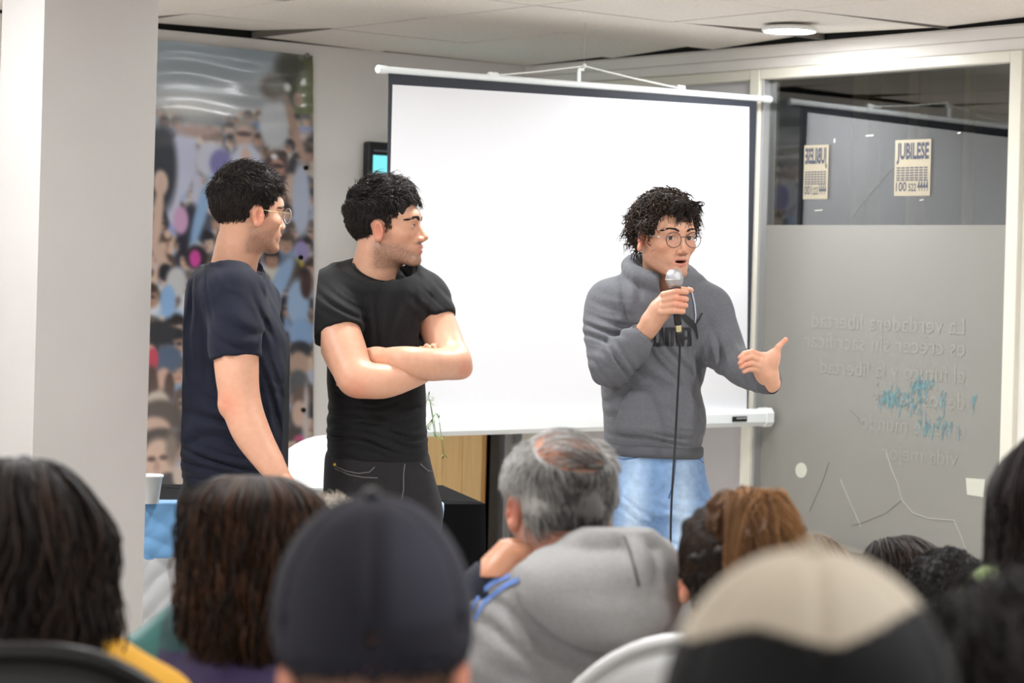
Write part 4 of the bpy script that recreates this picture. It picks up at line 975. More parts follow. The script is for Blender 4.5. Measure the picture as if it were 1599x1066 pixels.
def limb_col(V, base=SKIN, seed=0, red=()):
    C = np.tile(base, (len(V), 1))
    for p, r in red: w = .5*np.exp(-np.sum((V-p)**2, 1)/r**2)[:, None]; C = C*(1-w)+np.array(lin(206, 120, 96))*w
    return C

def speaker_left():
    Y = 6.9; foot = at(372, 700, Y); foot[2] = 0
    t = thing('person', 'man in a navy t-shirt and clear glasses seen from behind, leftmost of the three standing', 'person', foot)
    fr = Frame(at(389, 331, Y), 121, 2, 0, 1.02)
    nb = at(362, 432, Y+.01)
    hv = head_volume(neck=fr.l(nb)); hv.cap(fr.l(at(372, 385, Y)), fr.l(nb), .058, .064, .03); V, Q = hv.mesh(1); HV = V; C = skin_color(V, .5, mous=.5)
    hp = [(fr.w(V), Q, C)]
    sh, el_, wr = at(370, 465, 6.74), at(374, 622, 6.66), at(433, 738, 6.62)
    a = Vol(at(300, 800, 6.45)-V3(0, 0, .1), at(500, 440, 6.95)+V3(0, 0, 0), .0045)
    P, r = smooth_pts([at(368, 500, 6.71), at(369, 565, 6.68), at(375, 622, 6.665), at(393, 676, 6.65), at(432, 738, 6.63)], [.06, .0575, .05, .0475, .031], 20); pipe(a, P, r, k=.02)
    a.ell(at(352, 632, 6.665), (.02, .03, .03), k=.02)
    hand(a, [at(432, 738, 6.63), at(443, 760, 6.63), at(449, 776, 6.63)], [.03, .033, .036], [finger((441, 782, 6.60), (443, 802, 6.6), (440, 816, 6.61), (436, 826, 6.63)), finger((448, 784, 6.615), (451, 805, 6.62), (448, 820, 6.63), (443, 830, 6.645)), finger((454, 783, 6.635), (457, 804, 6.64), (455, 818, 6.65), (450, 827, 6.66)), finger((458, 779, 6.655), (462, 797, 6.66), (461, 809, 6.665), (457, 817, 6.67))], .0095, finger((450, 752, 6.60), (458, 768, 6.585), (461, 782, 6.58), (460, 794, 6.585)), flat=None)
    a.fold(at(350, 628, 6.62), (.03, .05, .02), (.2, 0, 1), 70, .0008, .6, 4)
    V1, Q1 = a.mesh(1); limbs = [(V1, Q1, limb_col(V1, red=((at(355, 630, 6.62), .04),)))]
    body_mesh(t, hp, limbs)
    # t-shirt
    s = Vol(at(255, 775, 6.5)-V3(0, 0, 0), at(470, 385, 7.2)+V3(0, .1, 0), .0048)
    s.loft(rows([(418, 322, 398, .11), (432, 303, 406, .15), (450, 291, 415, .175), (470, 284, 424, .185), (500, 280, 438, .185), (530, 278, 450, .18), (570, 275, 453, .172), (620, 272, 455, .166), (660, 269, 457, .165), (690, 269, 458, .168), (715, 275, 458, .17), (738, 284, 457, .17), (756, 288, 456, .168), (764, 290, 455, .16)], Y), k=.03, capk=.012)
    s.cap(at(350, 432, Y), at(366, 462, 6.76), .055, .068, .09); s.cap(at(370, 434, 6.95), at(405, 470, 7.07), .05, .06, .09)
    P, r = smooth_pts([at(366, 462, 6.75), at(367, 510, 6.70), at(368, 560, 6.68)], [.07, .0685, .0675], 10); pipe(s, P, r, k=.02, k0=.05)
    s.cut(at(368, 558, 6.68), nrm(at(374, 622, 6.665)-at(367, 510, 6.70)), .14, .088)
    s.cap(at(356, 436, Y+.01), at(364, 424, Y+.005), .085, .066, .03)
    s.cut(at(362, 421, Y), nrm(V3(.16, -.1, 1)), .12, .11, .002); s.cap(at(356, 436, Y+.01), at(372, 385, Y), .06, .06, .004, 'sub')
    s.fold(at(365, 660, 6.74), (.2, .15, .1), (.25, 0, 1), 55, .005, 1.6, 1); s.fold(at(330, 725, 6.74), (.14, .16, .06), (.3, 0, 1), 85, .0065, 1.4, 2); s.fold(at(430, 640, 6.75), (.06, .12, .16), (1, 0, .3), 75, .0045, 1.2, 3)
    s.fold(at(310, 500, 6.76), (.07, .1, .16), (1, 0, .15), 85, .0045, 1.4, 5); s.fold(at(370, 530, 6.62), (.07, .08, .07), (.5, 0, 1), 75, .004, 1.3, 6); s.fold(at(405, 500, 6.75), (.04, .08, .08), (1, 0, .5), 95, .005, 1.1, 7)
    s.fold(at(365, 445, 6.8), (.12, .1, .05), (1, 0, .6), 70, .003, 1.3, 8); s.wobble(.002, 26, 9)
    V, Q = s.mesh(1); sh = make('t_shirt', V, Q, M_navy_tee, t, smooth=True)
    nn = nrm(V3(.16, -.1, 1)); e1 = nrm(np.cross(nn, (0, 1, 0))); e2 = np.cross(nn, e1)
    P = [at(362, 421, Y)+.0635*math.cos(q)*e1+.0635*math.sin(q)*e2+nn*.001 for q in np.linspace(0, 2*math.pi, 33)]
    MB().tube(P, .005, 6, caps=False).build('collar', M_navy_tee, sh, smooth=True)
    trousers(t, at(325, 790, 6.86), at(415, 790, 6.93), at(330, 1000, 6.84), at(415, 1000, 6.95), V3(at(330, 1100, 6.88)[0], 6.9, .1), V3(at(412, 1100, 6.97)[0], 6.99, .1), [(735, 291, 452, .155), (760, 290, 453, .16), (800, 289, 456, .16), (830, 291, 455, .15)], Y, M_denim_n, 'trousers', seed=3)
    for px, yy in ((330, 6.9), (412, 6.99)): q = at(px, 1000, yy); shoe(t, V3(q[0]+.06, yy, 0), math.radians(110), M_shoe)
    short_hair(fr, t, 21, top=.036, side=.013, lift=.5, n=13000, sweep=(.15, -1, .2), hi=(82, 66, 56))
    brows(fr, t, HV); eyes(fr, t, (.1, -1, 0)); glasses(fr, t, .0235, .0013, (190, 180, 172), (196, 176, 130))
    return t

def speaker_middle():
    Y = 7.05; foot = at(598, 700, Y); foot[2] = 0
    t = thing('person', 'man in a black t-shirt with folded arms, face in profile, middle of the three standing', 'person', foot)
    fr = Frame(at(604, 354, Y), 80, -3, 0, 1.05)
    nb = at(580, 440, Y+.02)
    hv = head_volume(neck=fr.l(nb), nose=1.03, lid=.0026); hv.cap(fr.l(at(590, 400, Y)), fr.l(at(578, 440, Y+.01)), .056, .064, .03)
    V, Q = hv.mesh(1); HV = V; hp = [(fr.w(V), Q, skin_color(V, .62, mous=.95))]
    skin = Vol(at(485, 640, 6.6), at(745, 470, 7.3), .004)
    # right arm (nearer the camera) crossing under the left
    P, r = smooth_pts([at(519, 490, 6.92), at(529, 524, 6.885), at(540, 553, 6.85), at(556, 592, 6.80)], [.057, .0585, .0565, .046], 14); pipe(skin, P, r, k=.02)
    P, r = smooth_pts([at(556, 592, 6.80), at(600, 595, 6.79), at(645, 583, 6.84), at(672, 572, 6.93)], [.046, .0435, .035, .028], 14); pipe(skin, P, r, k=.02, k0=.03)
    skin.ell(at(560, 606, 6.79), (.024, .02, .018), k=.02)
    V1, Q1 = skin.mesh(1); limbs = [(V1, Q1, limb_col(V1, red=((at(558, 610, 6.76), .035),)))]
    sk2 = Vol(at(495, 640, 6.55), at(750, 455, 7.35), .004)
    P, r = smooth_pts([at(672, 480, 7.07), at(681, 503, 7.045), at(694, 532, 7.015), at(712, 568, 6.95)], [.049, .05, .0475, .041], 14); pipe(sk2, P, r, k=.02)
    P, r = smooth_pts([at(711, 567, 6.95), at(672, 569, 6.83), at(635, 563, 6.80), at(603, 560, 6.835)], [.0425, .0425, .034, .0265], 14); pipe(sk2, P, r, k=.02, k0=.03)
    sk2.ell(at(724, 578, 6.95), (.022, .022, .02), k=.02)
    hand(sk2, [at(603, 560, 6.835), at(590, 559, 6.86), at(576, 562, 6.89)], [.027, .030, .031], [finger((568, 552, 6.9), (552, 556, 6.905), (538, 566, 6.91), (530, 575, 6.905)), finger((568, 560, 6.895), (550, 568, 6.9), (534, 580, 6.90), (525, 590, 6.89)), finger((568, 568, 6.89), (550, 578, 6.9), (536, 590, 6.895), (528, 600, 6.885)), finger((570, 574, 6.89), (554, 586, 6.9), (542, 597, 6.9), (534, 605, 6.89))], .0088, finger((596, 552, 6.85), (582, 548, 6.85), (570, 548, 6.86), (560, 550, 6.87)), flat=None)
    hand(sk2, [at(668, 572, 6.93), at(676, 566, 6.96)], [.027, .026], [finger((668, 560, 6.965), (660, 550, 6.955), (657, 544, 6.93), (662, 546, 6.915)), finger((674, 556, 6.975), (668, 545, 6.965), (666, 540, 6.94), (671, 543, 6.92)), finger((682, 554, 6.985), (677, 544, 6.975), (676, 540, 6.95), (681, 544, 6.93)), finger((689, 555, 6.99), (686, 546, 6.98), (686, 543, 6.96), (690, 547, 6.945))], .0088)
    V2, Q2 = sk2.mesh(1); C2 = limb_col(V2, red=((at(726, 580, 6.9), .035),)); limbs.append((V2, Q2, C2))
    body_mesh(t, hp, limbs)
    s = Vol(at(475, 730, 6.7), at(720, 395, 7.35), .0048)
    s.loft(rows([(420, 528, 640, .085), (432, 510, 660, .115), (450, 501, 672, .135), (475, 499, 674, .14), (500, 503, 670, .14), (540, 509, 665, .135), (580, 511, 663, .128), (620, 512, 663, .122), (660, 511, 665, .12), (690, 510, 667, .122), (710, 509, 669, .124), (722, 510, 670, .12)], Y), k=.03, capk=.012)
    s.cap(at(580, 428, 7.05), at(518, 458, 6.98), .052, .06, .09); s.cap(at(588, 430, 7.06), at(662, 458, 7.1), .052, .054, .09)
    P, r = smooth_pts([at(514, 456, 6.98), at(519, 490, 6.92), at(529, 524, 6.885)], [.064, .067, .0685], 10); pipe(s, P, r, k=.02, k0=.04)
    P, r = smooth_pts([at(665, 455, 7.1), at(672, 480, 7.07), at(681, 503, 7.045)], [.056, .056, .0555], 10); pipe(s, P, r, k=.02, k0=.04)
    s.cut(at(528, 521, 6.885), nrm(at(540, 555, 6.85)-at(519, 490, 6.92)), .14, .085); s.cut(at(680, 502, 7.045), nrm(at(694, 530, 7.02)-at(672, 480, 7.07)), .12, .075)
    nc, nn = at(583, 424, Y-.01), nrm(V3(.40, -.42, 1))
    s.cap(at(578, 446, Y+.01), at(583, 424, Y-.005), .098, .068, .04)
    s.cut(nc, nn, .14, .12, .002); s.cap(nc-nn*.06, nc+nn*.06, .0605, .0605, .004, 'sub')
    s.fold(at(590, 500, 6.92), (.1, .1, .09), (1, 0, .05), 75, .0042, 1.3, 1); s.fold(at(530, 490, 6.9), (.07, .09, .07), (.55, 0, 1), 90, .0048, 1.2, 2); s.fold(at(585, 690, 6.92), (.17, .12, .045), (.12, 0, 1), 105, .0055, 1.5, 3)
    s.fold(at(560, 650, 6.93), (.16, .12, .06), (-.2, 0, 1), 80, .004, 1.5, 4); s.fold(at(680, 480, 7.0), (.06, .1, .06), (.8, 0, 1), 90, .004, 1.2, 5); s.fold(at(600, 640, 6.93), (.12, .1, .04), (.5, 0, 1), 70, .003, 1.3, 6); s.wobble(.0018, 28, 4)
    V, Q = s.mesh(1); sh = make('t_shirt', V, Q, M_black_tee, t, smooth=True)
    e1 = nrm(np.cross(nn, (0, 1, 0))); e2 = np.cross(nn, e1)
    P = [nc+.0635*math.cos(q)*e1+.0635*math.sin(q)*e2+nn*.001 for q in np.linspace(0, 2*math.pi, 33)]
    MB().tube(P, .005, 6, caps=False).build('collar', M_black_tee, sh, smooth=True)
    tr, sf = trousers(t, at(554, 800, 7.02), at(642, 800, 7.08), at(556, 1010, 7.0), at(638, 1010, 7.08), V3(at(552, 1100, 7.03)[0], 7.05, .1), V3(at(640, 1100, 7.1)[0], 7.12, .1), [(700, 511, 669, .115), (716, 507, 672, .12), (760, 505, 683, .125), (800, 506, 686, .125), (825, 508, 684, .12)], Y, M_denim_k, 'trousers', seed=7)
    M_seam = mat('denim_seam', lin(92, 90, 92), .8); M_brass = mat('brass_rivet', lin(190, 160, 70), .35, metal=.9)
    onfront = lambda px, py: sf(px, py, .001)
    for pts in ([(523, 727), (540, 735), (560, 739), (577, 737), (585, 729)], [(523, 731), (545, 741), (567, 745), (590, 746)], [(632, 724), (630, 740), (630, 765), (627, 780)], [(656, 724), (660, 728), (668, 735), (676, 736)]):
        MB().tube([onfront(*p) for p in pts], .0022, 5).build('seam', M_seam, tr, smooth=True)
    MB().ball(onfront(523, 725), .006, 10, 6).build('rivet', M_brass, tr, smooth=True)
    for px, yy in ((552, 7.05), (640, 7.12)): q = at(px, 1000, yy); shoe(t, V3(q[0]+.04, yy-.03, 0), math.radians(40), M_shoe)
    short_hair(fr, t, 33, top=.036, side=.011, lift=.8, n=13000, sweep=(.0, -.7, .8), hi=(80, 68, 60))
    brows(fr, t, HV, th=1.25); eyes(fr, t, (0, -1, -.05), lid=.0026)
    return t

def speaker_right():
    Y = 7.0; foot = at(1022, 700, Y); foot[2] = 0
    t = thing('person', 'curly-haired man in glasses and grey hoodie, standing and talking into a microphone', 'person', foot)
    fr = Frame(at(1040, 369, 6.92), 25, 3, -1, 1.02); mo = .002
    nb = at(1034, 452, 6.99)
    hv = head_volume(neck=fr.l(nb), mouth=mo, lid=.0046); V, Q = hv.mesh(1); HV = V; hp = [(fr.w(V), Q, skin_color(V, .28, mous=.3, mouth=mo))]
    h1 = Vol(at(985, 550, 6.5), at(1100, 430, 7.0), .0026)
    wr = at(1008, 517, 6.775)
    P, r = smooth_pts([at(975, 550, 6.84), wr, at(1020, 498, 6.755)], [.038, .0275, .028], 8); pipe(h1, P, r, k=.01)
    MY = 6.735
    hand(h1, [at(1019, 500, 6.757), at(1031, 484, 6.75), at(1040, 470, 6.75)], [.028, .031, .027],
         [finger((1036, 460, MY-.018), (1056, 455, MY-.034), (1071, 456, MY-.012), (1066, 457, MY+.018)), finger((1037, 469, MY-.02), (1055, 465, MY-.036), (1071, 467, MY-.014), (1066, 468, MY+.018)), finger((1036, 478, MY-.02), (1054, 475, MY-.036), (1070, 477, MY-.014), (1065, 477, MY+.018)), finger((1033, 487, MY-.018), (1052, 485, MY-.034), (1066, 486, MY-.013), (1062, 486, MY+.014))], .0093,
         finger((1024, 478, 6.785), (1042, 460, 6.775), (1062, 452, 6.765), (1079, 453, 6.755)), k=.006)
    V1, Q1 = h1.mesh(1)
    h2 = Vol(at(1135, 625, 6.45), at(1245, 505, 6.9), .0026)
    hand(h2, [at(1204, 598, 6.70), at(1197, 582, 6.69), at(1190, 570, 6.685)], [.028, .032, .031],
         [finger((1190, 555, 6.672), (1174, 549, 6.65), (1162, 552, 6.632), (1155, 558, 6.625)), finger((1188, 563, 6.668), (1172, 557, 6.642), (1161, 561, 6.624), (1155, 567, 6.62)), finger((1186, 571, 6.668), (1172, 567, 6.645), (1163, 569, 6.63), (1157, 573, 6.625)), finger((1185, 579, 6.672), (1174, 576, 6.655), (1167, 577, 6.642), (1162, 580, 6.638))], .0083,
         finger((1204, 570, 6.675), (1211, 553, 6.665), (1216, 541, 6.66), (1227, 530, 6.662)), k=.006)
    h2.ell(at(1206, 560, 6.672), (.02, .02, .026), k=.02)
    V2, Q2 = h2.mesh(1)
    body_mesh(t, hp, [(V1, Q1, limb_col(V1, red=((at(1060, 468, 6.7), .03),))), (V2, Q2, limb_col(V2, red=((at(1160, 565, 6.63), .025), (at(1226, 531, 6.66), .02))))])
    # hoodie
    s = Vol(at(905, 715, 6.5), at(1235, 395, 7.3), .0048)
    s.loft(rows([(438, 985, 1085, .085), (450, 962, 1100, .115), (470, 948, 1112, .135), (500, 942, 1116, .14), (540, 940, 1108, .138), (570, 940, 1102, .134), (605, 940, 1093, .135), (640, 942, 1103, .14), (660, 943, 1104, .14), (680, 943, 1099, .134), (692, 944, 1096, .128), (704, 946, 1095, .122)], Y), k=.03, capk=.012)
    s.cap(at(1030, 440, 7.0), at(958, 474, 6.98), .05, .06, .09); s.cap(at(1040, 442, 7.0), at(1106, 482, 6.98), .05, .056, .09)
    P, r = smooth_pts([at(954, 470, 6.98), at(947, 520, 6.93), at(953, 572, 6.86)], [.063, .06, .054], 12); pipe(s, P, r, k=.02, k0=.04)
    P, r = smooth_pts([at(953, 572, 6.86), at(972, 556, 6.82), at(998, 529, 6.785)], [.054, .05, .041], 10); pipe(s, P, r, k=.015, k0=.02)
    P, r = smooth_pts([at(1108, 480, 6.98), at(1122, 522, 6.95), at(1136, 556, 6.90)], [.058, .053, .05], 12); pipe(s, P, r, k=.02, k0=.04)
    P, r = smooth_pts([at(1136, 556, 6.90), at(1165, 577, 6.79), at(1198, 594, 6.715)], [.05, .046, .038], 10); pipe(s, P, r, k=.015, k0=.02)
    # cuff openings
    s.cap(at(1004, 522, 6.775), at(1030, 490, 6.745), .033, .04, .004, 'sub'); s.cap(at(1203, 592, 6.70), at(1197, 560, 6.68), .031, .036, .004, 'sub')
    # hood around the neck
    hc = at(1034, 437, 6.985)
    for q0, q1 in zip(np.linspace(0, 2*math.pi, 25)[:-1], np.linspace(0, 2*math.pi, 25)[1:]):
        f = lambda q: hc+V3(.098*math.cos(q)*(1 if math.cos(q) < 0 else .84), .098*math.sin(q), .024*math.sin(q)+(.026 if math.cos(q) < 0 else .0)*abs(math.cos(q))+.008)
        g = lambda q: .024+.012*max(0, math.sin(q))
        s.cap(f(q0), f(q1), g(q0), g(q1), .014)
    s.cap(at(1034, 470, 6.985), at(1038, 400, 6.95), .066, .07, .008, 'sub')
    s.cap(at(1040, 452, 6.9), at(1052, 425, 6.83), .03, .035, .012, 'sub')
    s.fold(at(950, 520, 6.88), (.07, .1, .08), (.45, 0, 1), 95, .0062, 1.2, 1); s.fold(at(960, 572, 6.8), (.06, .09, .06), (.8, 0, .5), 105, .0055, 1.0, 2); s.fold(at(1010, 630, 6.86), (.13, .12, .07), (-.5, 0, 1), 55, .0055, 1.4, 3)
    s.fold(at(1040, 680, 6.86), (.13, .12, .035), (.1, 0, 1), 95, .0055, 1.6, 4); s.fold(at(1140, 565, 6.83), (.07, .1, .06), (1, 0, .35), 95, .006, 1.1, 5); s.fold(at(985, 480, 6.87), (.05, .08, .08), (1, 0, .35), 75, .005, 1.1, 6)
    s.fold(at(1095, 560, 6.88), (.05, .1, .1), (1, 0, .4), 70, .006, 1.2, 8); s.fold(at(1180, 588, 6.72), (.05, .08, .04), (1, 0, .3), 120, .0035, .8, 9); s.fold(at(1030, 560, 6.86), (.1, .1, .08), (.8, 0, .6), 45, .004, 1.3, 10); s.wobble(.002, 24, 5)
    # kangaroo pocket
    pk = lambda px, py: at(px, py, Y-.142*max(.1, 1-abs((px-1020)/86)**2.3)**(1/2.3))
    for px0, px1, py in ((985, 1070, 620), (978, 1078, 635), (970, 1086, 652), (966, 1092, 668)):
        for u in np.linspace(0, 1, 12): s.ell(pk(px0+(px1-px0)*u, py), (.014, .010, .016), k=.02)
    V, Q = s.mesh(1); VH, QH = V, Q; hd = make('hoodie', V, Q, M_grey_hood, t, smooth=True)
    # ribbed hem and cuffs
    rr = rows([(697, 945, 1096, .127)], Y)[0]
    P = [V3(rr[1]+np.sign(math.cos(q))*abs(math.cos(q))**.87*(rr[3]+.001), rr[2]+np.sign(math.sin(q))*abs(math.sin(q))**.87*(rr[4]+.001), rr[0]-.012+rr[3]*math.cos(q)*-.027) for q in np.linspace(0, 2*math.pi, 49)]
    mbq = MB(); V = [p+V3(0, 0, z)*1.0+nrm(V3(p[0]-rr[1], p[1]-rr[2], 0))*o for z, o in ((-.012, -.006), (-.014, .002), (.0, .0045), (.016, .004), (.022, -.002)) for p in P[:-1]]; n = 48
    mbq.add(V, [(i*n+k, i*n+(k+1) % n, (i+1)*n+(k+1) % n, (i+1)*n+k) for i in range(4) for k in range(n)]); mbq.build('hem_band', M_rib, hd, smooth=True)
    MB().tube([at(994, 533, 6.79), at(998, 529, 6.785), at(1006, 519, 6.774)], [.0415, .0418, .039], 20, caps=False).build('cuff', M_rib, hd, smooth=True)
    MB().tube([at(1190, 590, 6.735), at(1197, 594, 6.718), at(1207, 595, 6.70)], [.0405, .041, .038], 20, caps=False).build('cuff', M_rib, hd, smooth=True)
    # drawcord and printed chest logo
    M_cordw = mat('pale_drawcord', lin(176, 182, 196), .7); sh_ = surface(VH, QH); fsurf = lambda px, py, o=.003: sh_(px, py, o)
    MB().tube([fsurf(1074, 447, .002), fsurf(1080, 458, .004), fsurf(1084, 475, .004), fsurf(1086, 492, .003), fsurf(1085, 504, .003)], .0026, 6).build('drawcord', M_cordw, hd, smooth=True)
    M_prt = mat('black_print', lin(22, 22, 25), .6)
    def chest(u, v_): return fsurf(u, v_, .003)
    def print_poly(Vp, Fp, name='chest_print'):
        P = [chest(x, y) for x, y in Vp]; ok = [q is not None and q[1] > 6.835 for q in P]; Fp = [f for f in Fp if all(ok[i] for i in f)]
        n0 = len(PR[0]); PR[0].extend([q if q is not None else V3(0, 6.9, 1.3) for q in P]); PR[1].extend([tuple(i+n0 for i in f) for f in Fp])
    PR = ([], [])
    X0, X1, YT, YB = 1000, 1080, 511, 540                                   # block lettering, partly behind hand and cable
    def bar(x0, x1, y0, y1, *_):
        nx, ny = max(1, math.ceil((x1-x0)/1.6)), max(1, math.ceil((y1-y0)/2.2)); Vp = [(x0+(x1-x0)*a/nx, y0+(y1-y0)*b/ny) for b in range(ny+1) for a in range(nx+1)]
        return Vp, [(b*(nx+1)+a, b*(nx+1)+a+1, (b+1)*(nx+1)+a+1, (b+1)*(nx+1)+a) for b in range(ny) for a in range(nx)]
    lets = []
    def letter(x, w, segs):
        mbx, fx = [], []
        for (a, b, c, d) in segs:
            vp, fp = bar(x+a*w, x+b*w, YT+c*(YB-YT), YT+d*(YB-YT), 3); fx += [tuple(i+len(mbx) for i in f) for f in fp]; mbx += vp
        print_poly(mbx, fx, 'letter')
    letter(997, 18, [(0, .36, 0, 1), (.36, 1, 0, .18), (.64, 1, .18, .5), (.36, 1, .42, .6)])             # P
    letter(1018, 18, [(0, .36, 0, 1), (.64, 1, 0, 1), (.36, .64, .84, 1)])                                # U
    letter(1039, 22, [(0, .27, 0, 1), (.73, 1, 0, 1), (.27, .73, 0, .16), (.4, .6, .16, 1)])              # M
    letter(1063, 16, [(0, .34, .1, 1), (.66, 1, .1, 1), (.1, .9, 0, .16), (.34, .66, .5, .64)])           # A
    up = [(1062, 487), (1067, 488), (1073, 493), (1079, 498), (1084, 502), (1087, 506), (1088, 512), (1089, 519), (1090, 526)]; lo_ = [(1061, 492), (1066, 497), (1071, 503), (1076, 507), (1080, 510), (1083, 513), (1085, 518), (1087, 524), (1088, 530)]; cat = up+lo_[::-1]
    arm = [(1083, 502), (1088, 499), (1091, 495), (1093, 490), (1096, 488), (1097, 490), (1095, 493), (1093, 498), (1090, 503), (1086, 507)]
    print_poly(arm, [(i, i+1, len(arm)-2-i, len(arm)-1-i) for i in range(len(arm)//2-1)], 'leaping_cat_emblem')
    print_poly(cat, [(i, i+1, len(cat)-2-i, len(cat)-1-i) for i in range(len(cat)//2-1)], 'leaping_cat_emblem')
    used = sorted({i for f in PR[1] for i in f}); mp = {j: i for i, j in enumerate(used)}
    tag(make('chest_print', [PR[0][i] for i in used], [tuple(mp[i] for i in f) for f in PR[1]], M_prt, hd), kind='stuff')
    # jeans
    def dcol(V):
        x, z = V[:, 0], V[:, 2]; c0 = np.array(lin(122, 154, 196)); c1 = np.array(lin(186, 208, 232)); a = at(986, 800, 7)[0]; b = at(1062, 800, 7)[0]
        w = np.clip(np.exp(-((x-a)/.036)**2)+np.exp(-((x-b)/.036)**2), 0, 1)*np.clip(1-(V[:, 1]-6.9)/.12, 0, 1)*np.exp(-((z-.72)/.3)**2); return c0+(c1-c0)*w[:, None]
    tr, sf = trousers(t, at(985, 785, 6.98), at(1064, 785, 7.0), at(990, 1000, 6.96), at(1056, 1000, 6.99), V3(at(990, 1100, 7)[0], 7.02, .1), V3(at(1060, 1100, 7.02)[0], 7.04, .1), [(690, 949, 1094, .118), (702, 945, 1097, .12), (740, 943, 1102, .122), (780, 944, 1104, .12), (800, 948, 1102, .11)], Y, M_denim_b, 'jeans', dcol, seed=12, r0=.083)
    M_dark_seam = mat('jeans_seam', lin(86, 112, 152), .8); ff = lambda px, py: sf(px, py, .001)
    for pts in ([(1055, 712), (1054, 730), (1051, 755), (1044, 778)], [(955, 710), (960, 714), (975, 717), (995, 714), (1008, 710)], [(1098, 722), (1090, 716), (1085, 711)], [(951, 712), (953, 740), (952, 768)]): MB().tube([ff(*p) for p in pts], .002, 5).build('seam', M_dark_seam, tr, smooth=True)
    MB().box(ff(1000, 710), V3(.02, 0, -.002), V3(0, .002, 0), V3(0, 0, .005), .002).build('pocket_opening', M_black, tr)
    for px, yy in ((988, 7.02), (1060, 7.04)): q = at(px, 1000, yy); shoe(t, V3(q[0]+.01, yy-.03, 0), math.radians(12), M_shoe)
    curly_hair(fr, t, 5, n=2300, L=.052, vol=.014)
    R = np.random.default_rng(8); n = 90; t_ = np.linspace(0, 1, 13)                    # curls falling over the forehead
    r0 = np.stack([R.uniform(-.036, .05, n), R.uniform(-.092, -.08, n), R.uniform(.092, .108, n)], 1); L = np.where(np.abs(r0[:, 0]-.002) < .016, R.uniform(.05, .072, n), R.uniform(.02, .042, n)); ph = R.uniform(0, 6.28, n)
    Pl = np.stack([r0+np.stack([.006*np.sin(ph+8*u)+.012*u*np.sign(r0[:, 0]), -.012-.012*math.sin(u*2.4)+.004*np.cos(ph+8*u)+.004*u, .012*math.sin(u*3)-L*u], 1) for u in t_], 1)
    Vc, Qc = strand_mesh(Pl, np.broadcast_to(.0019*np.clip(1.15-t_**3, .25, 1), Pl.shape[:2]), 3, 3); tag(make('forelock', fr.w(Vc), Qc, M_hair, t, smooth=True, col=np.tile(lin(34, 26, 23), (len(Vc), 1))), kind='stuff')
    brows(fr, t, HV, th=.75, raise_=.003); eyes(fr, t, (-.25, -1, 0), (58, 44, 36)); glasses(fr, t, .0245, .0012, (58, 40, 38), (150, 150, 150), z=-.005)
    # microphone held in his right hand
    m0, m1 = at(1053, 434, 6.725), at(1059, 507, 6.748); ax = nrm(m1-m0)
    mic = thing('microphone', 'wired hand microphone with silver mesh head held by the man in the grey hoodie', 'microphone', m1)
    M_mesh = mat('silver_mesh', lin(178, 178, 182), .35, metal=.7, bump=.35, bscale=700); M_mic = mat('black_handle', lin(22, 22, 24), .4)
    MB().lathe(m0, [(.001, -.026), (.015, -.024), (.023, -.014), (.0262, -.001), (.0262, .004), (.0235, .016), (.0175, .028)], 28, axis=ax).build('mesh_head', M_mesh, mic, smooth=True)
    MB().lathe(m0, [(.0268, -.0005), (.0274, .0015), (.0268, .0035)], 28, axis=ax).build('head_band', M_alu, mic, smooth=True)
    L = np.linalg.norm(m1-m0); MB().lathe(m0, [(.0165, .028), (.0175, .032), (.0165, .046), (.0135, .06), (.011, L-.01), (.0105, L)], 20, axis=ax).build('handle', M_mic, mic, smooth=True)
    MB().lathe(m1, [(.0082, -.001), (.0088, .002), (.0088, .02), (.008, .022)], 16, axis=ax).build('connector_collar', mat('brass_collar', lin(214, 204, 160), .3, metal=.7), mic, smooth=True)
    MB().lathe(m1, [(.0095, .02), (.0105, .026), (.0088, .045), (.005, .062)], 16, axis=ax).build('connector_boot', M_mic, mic, smooth=True)
    c = [m1+ax*.055]+[at(*p) for p in ((1061, 560, 6.77), (1058, 620, 6.80), (1055, 680, 6.82), (1051, 740, 6.80), (1048, 800, 6.80), (1047, 860, 6.80), (1046, 1000, 6.80))]; c.append(V3(c[-1][0], 6.78, .02)); c += [V3(c[-1][0]+.1, 6.7, .006), V3(c[-1][0]+.6, 6.9, .006), V3(c[-1][0]+1.0, 7.4, .006)]
    P, r = smooth_pts(c, [.0036]*len(c), 60); MB().tube(P, .0036, 6).build('cable', M_mic, mic, smooth=True)
    return t
speaker_left(); speaker_middle(); speaker_right()
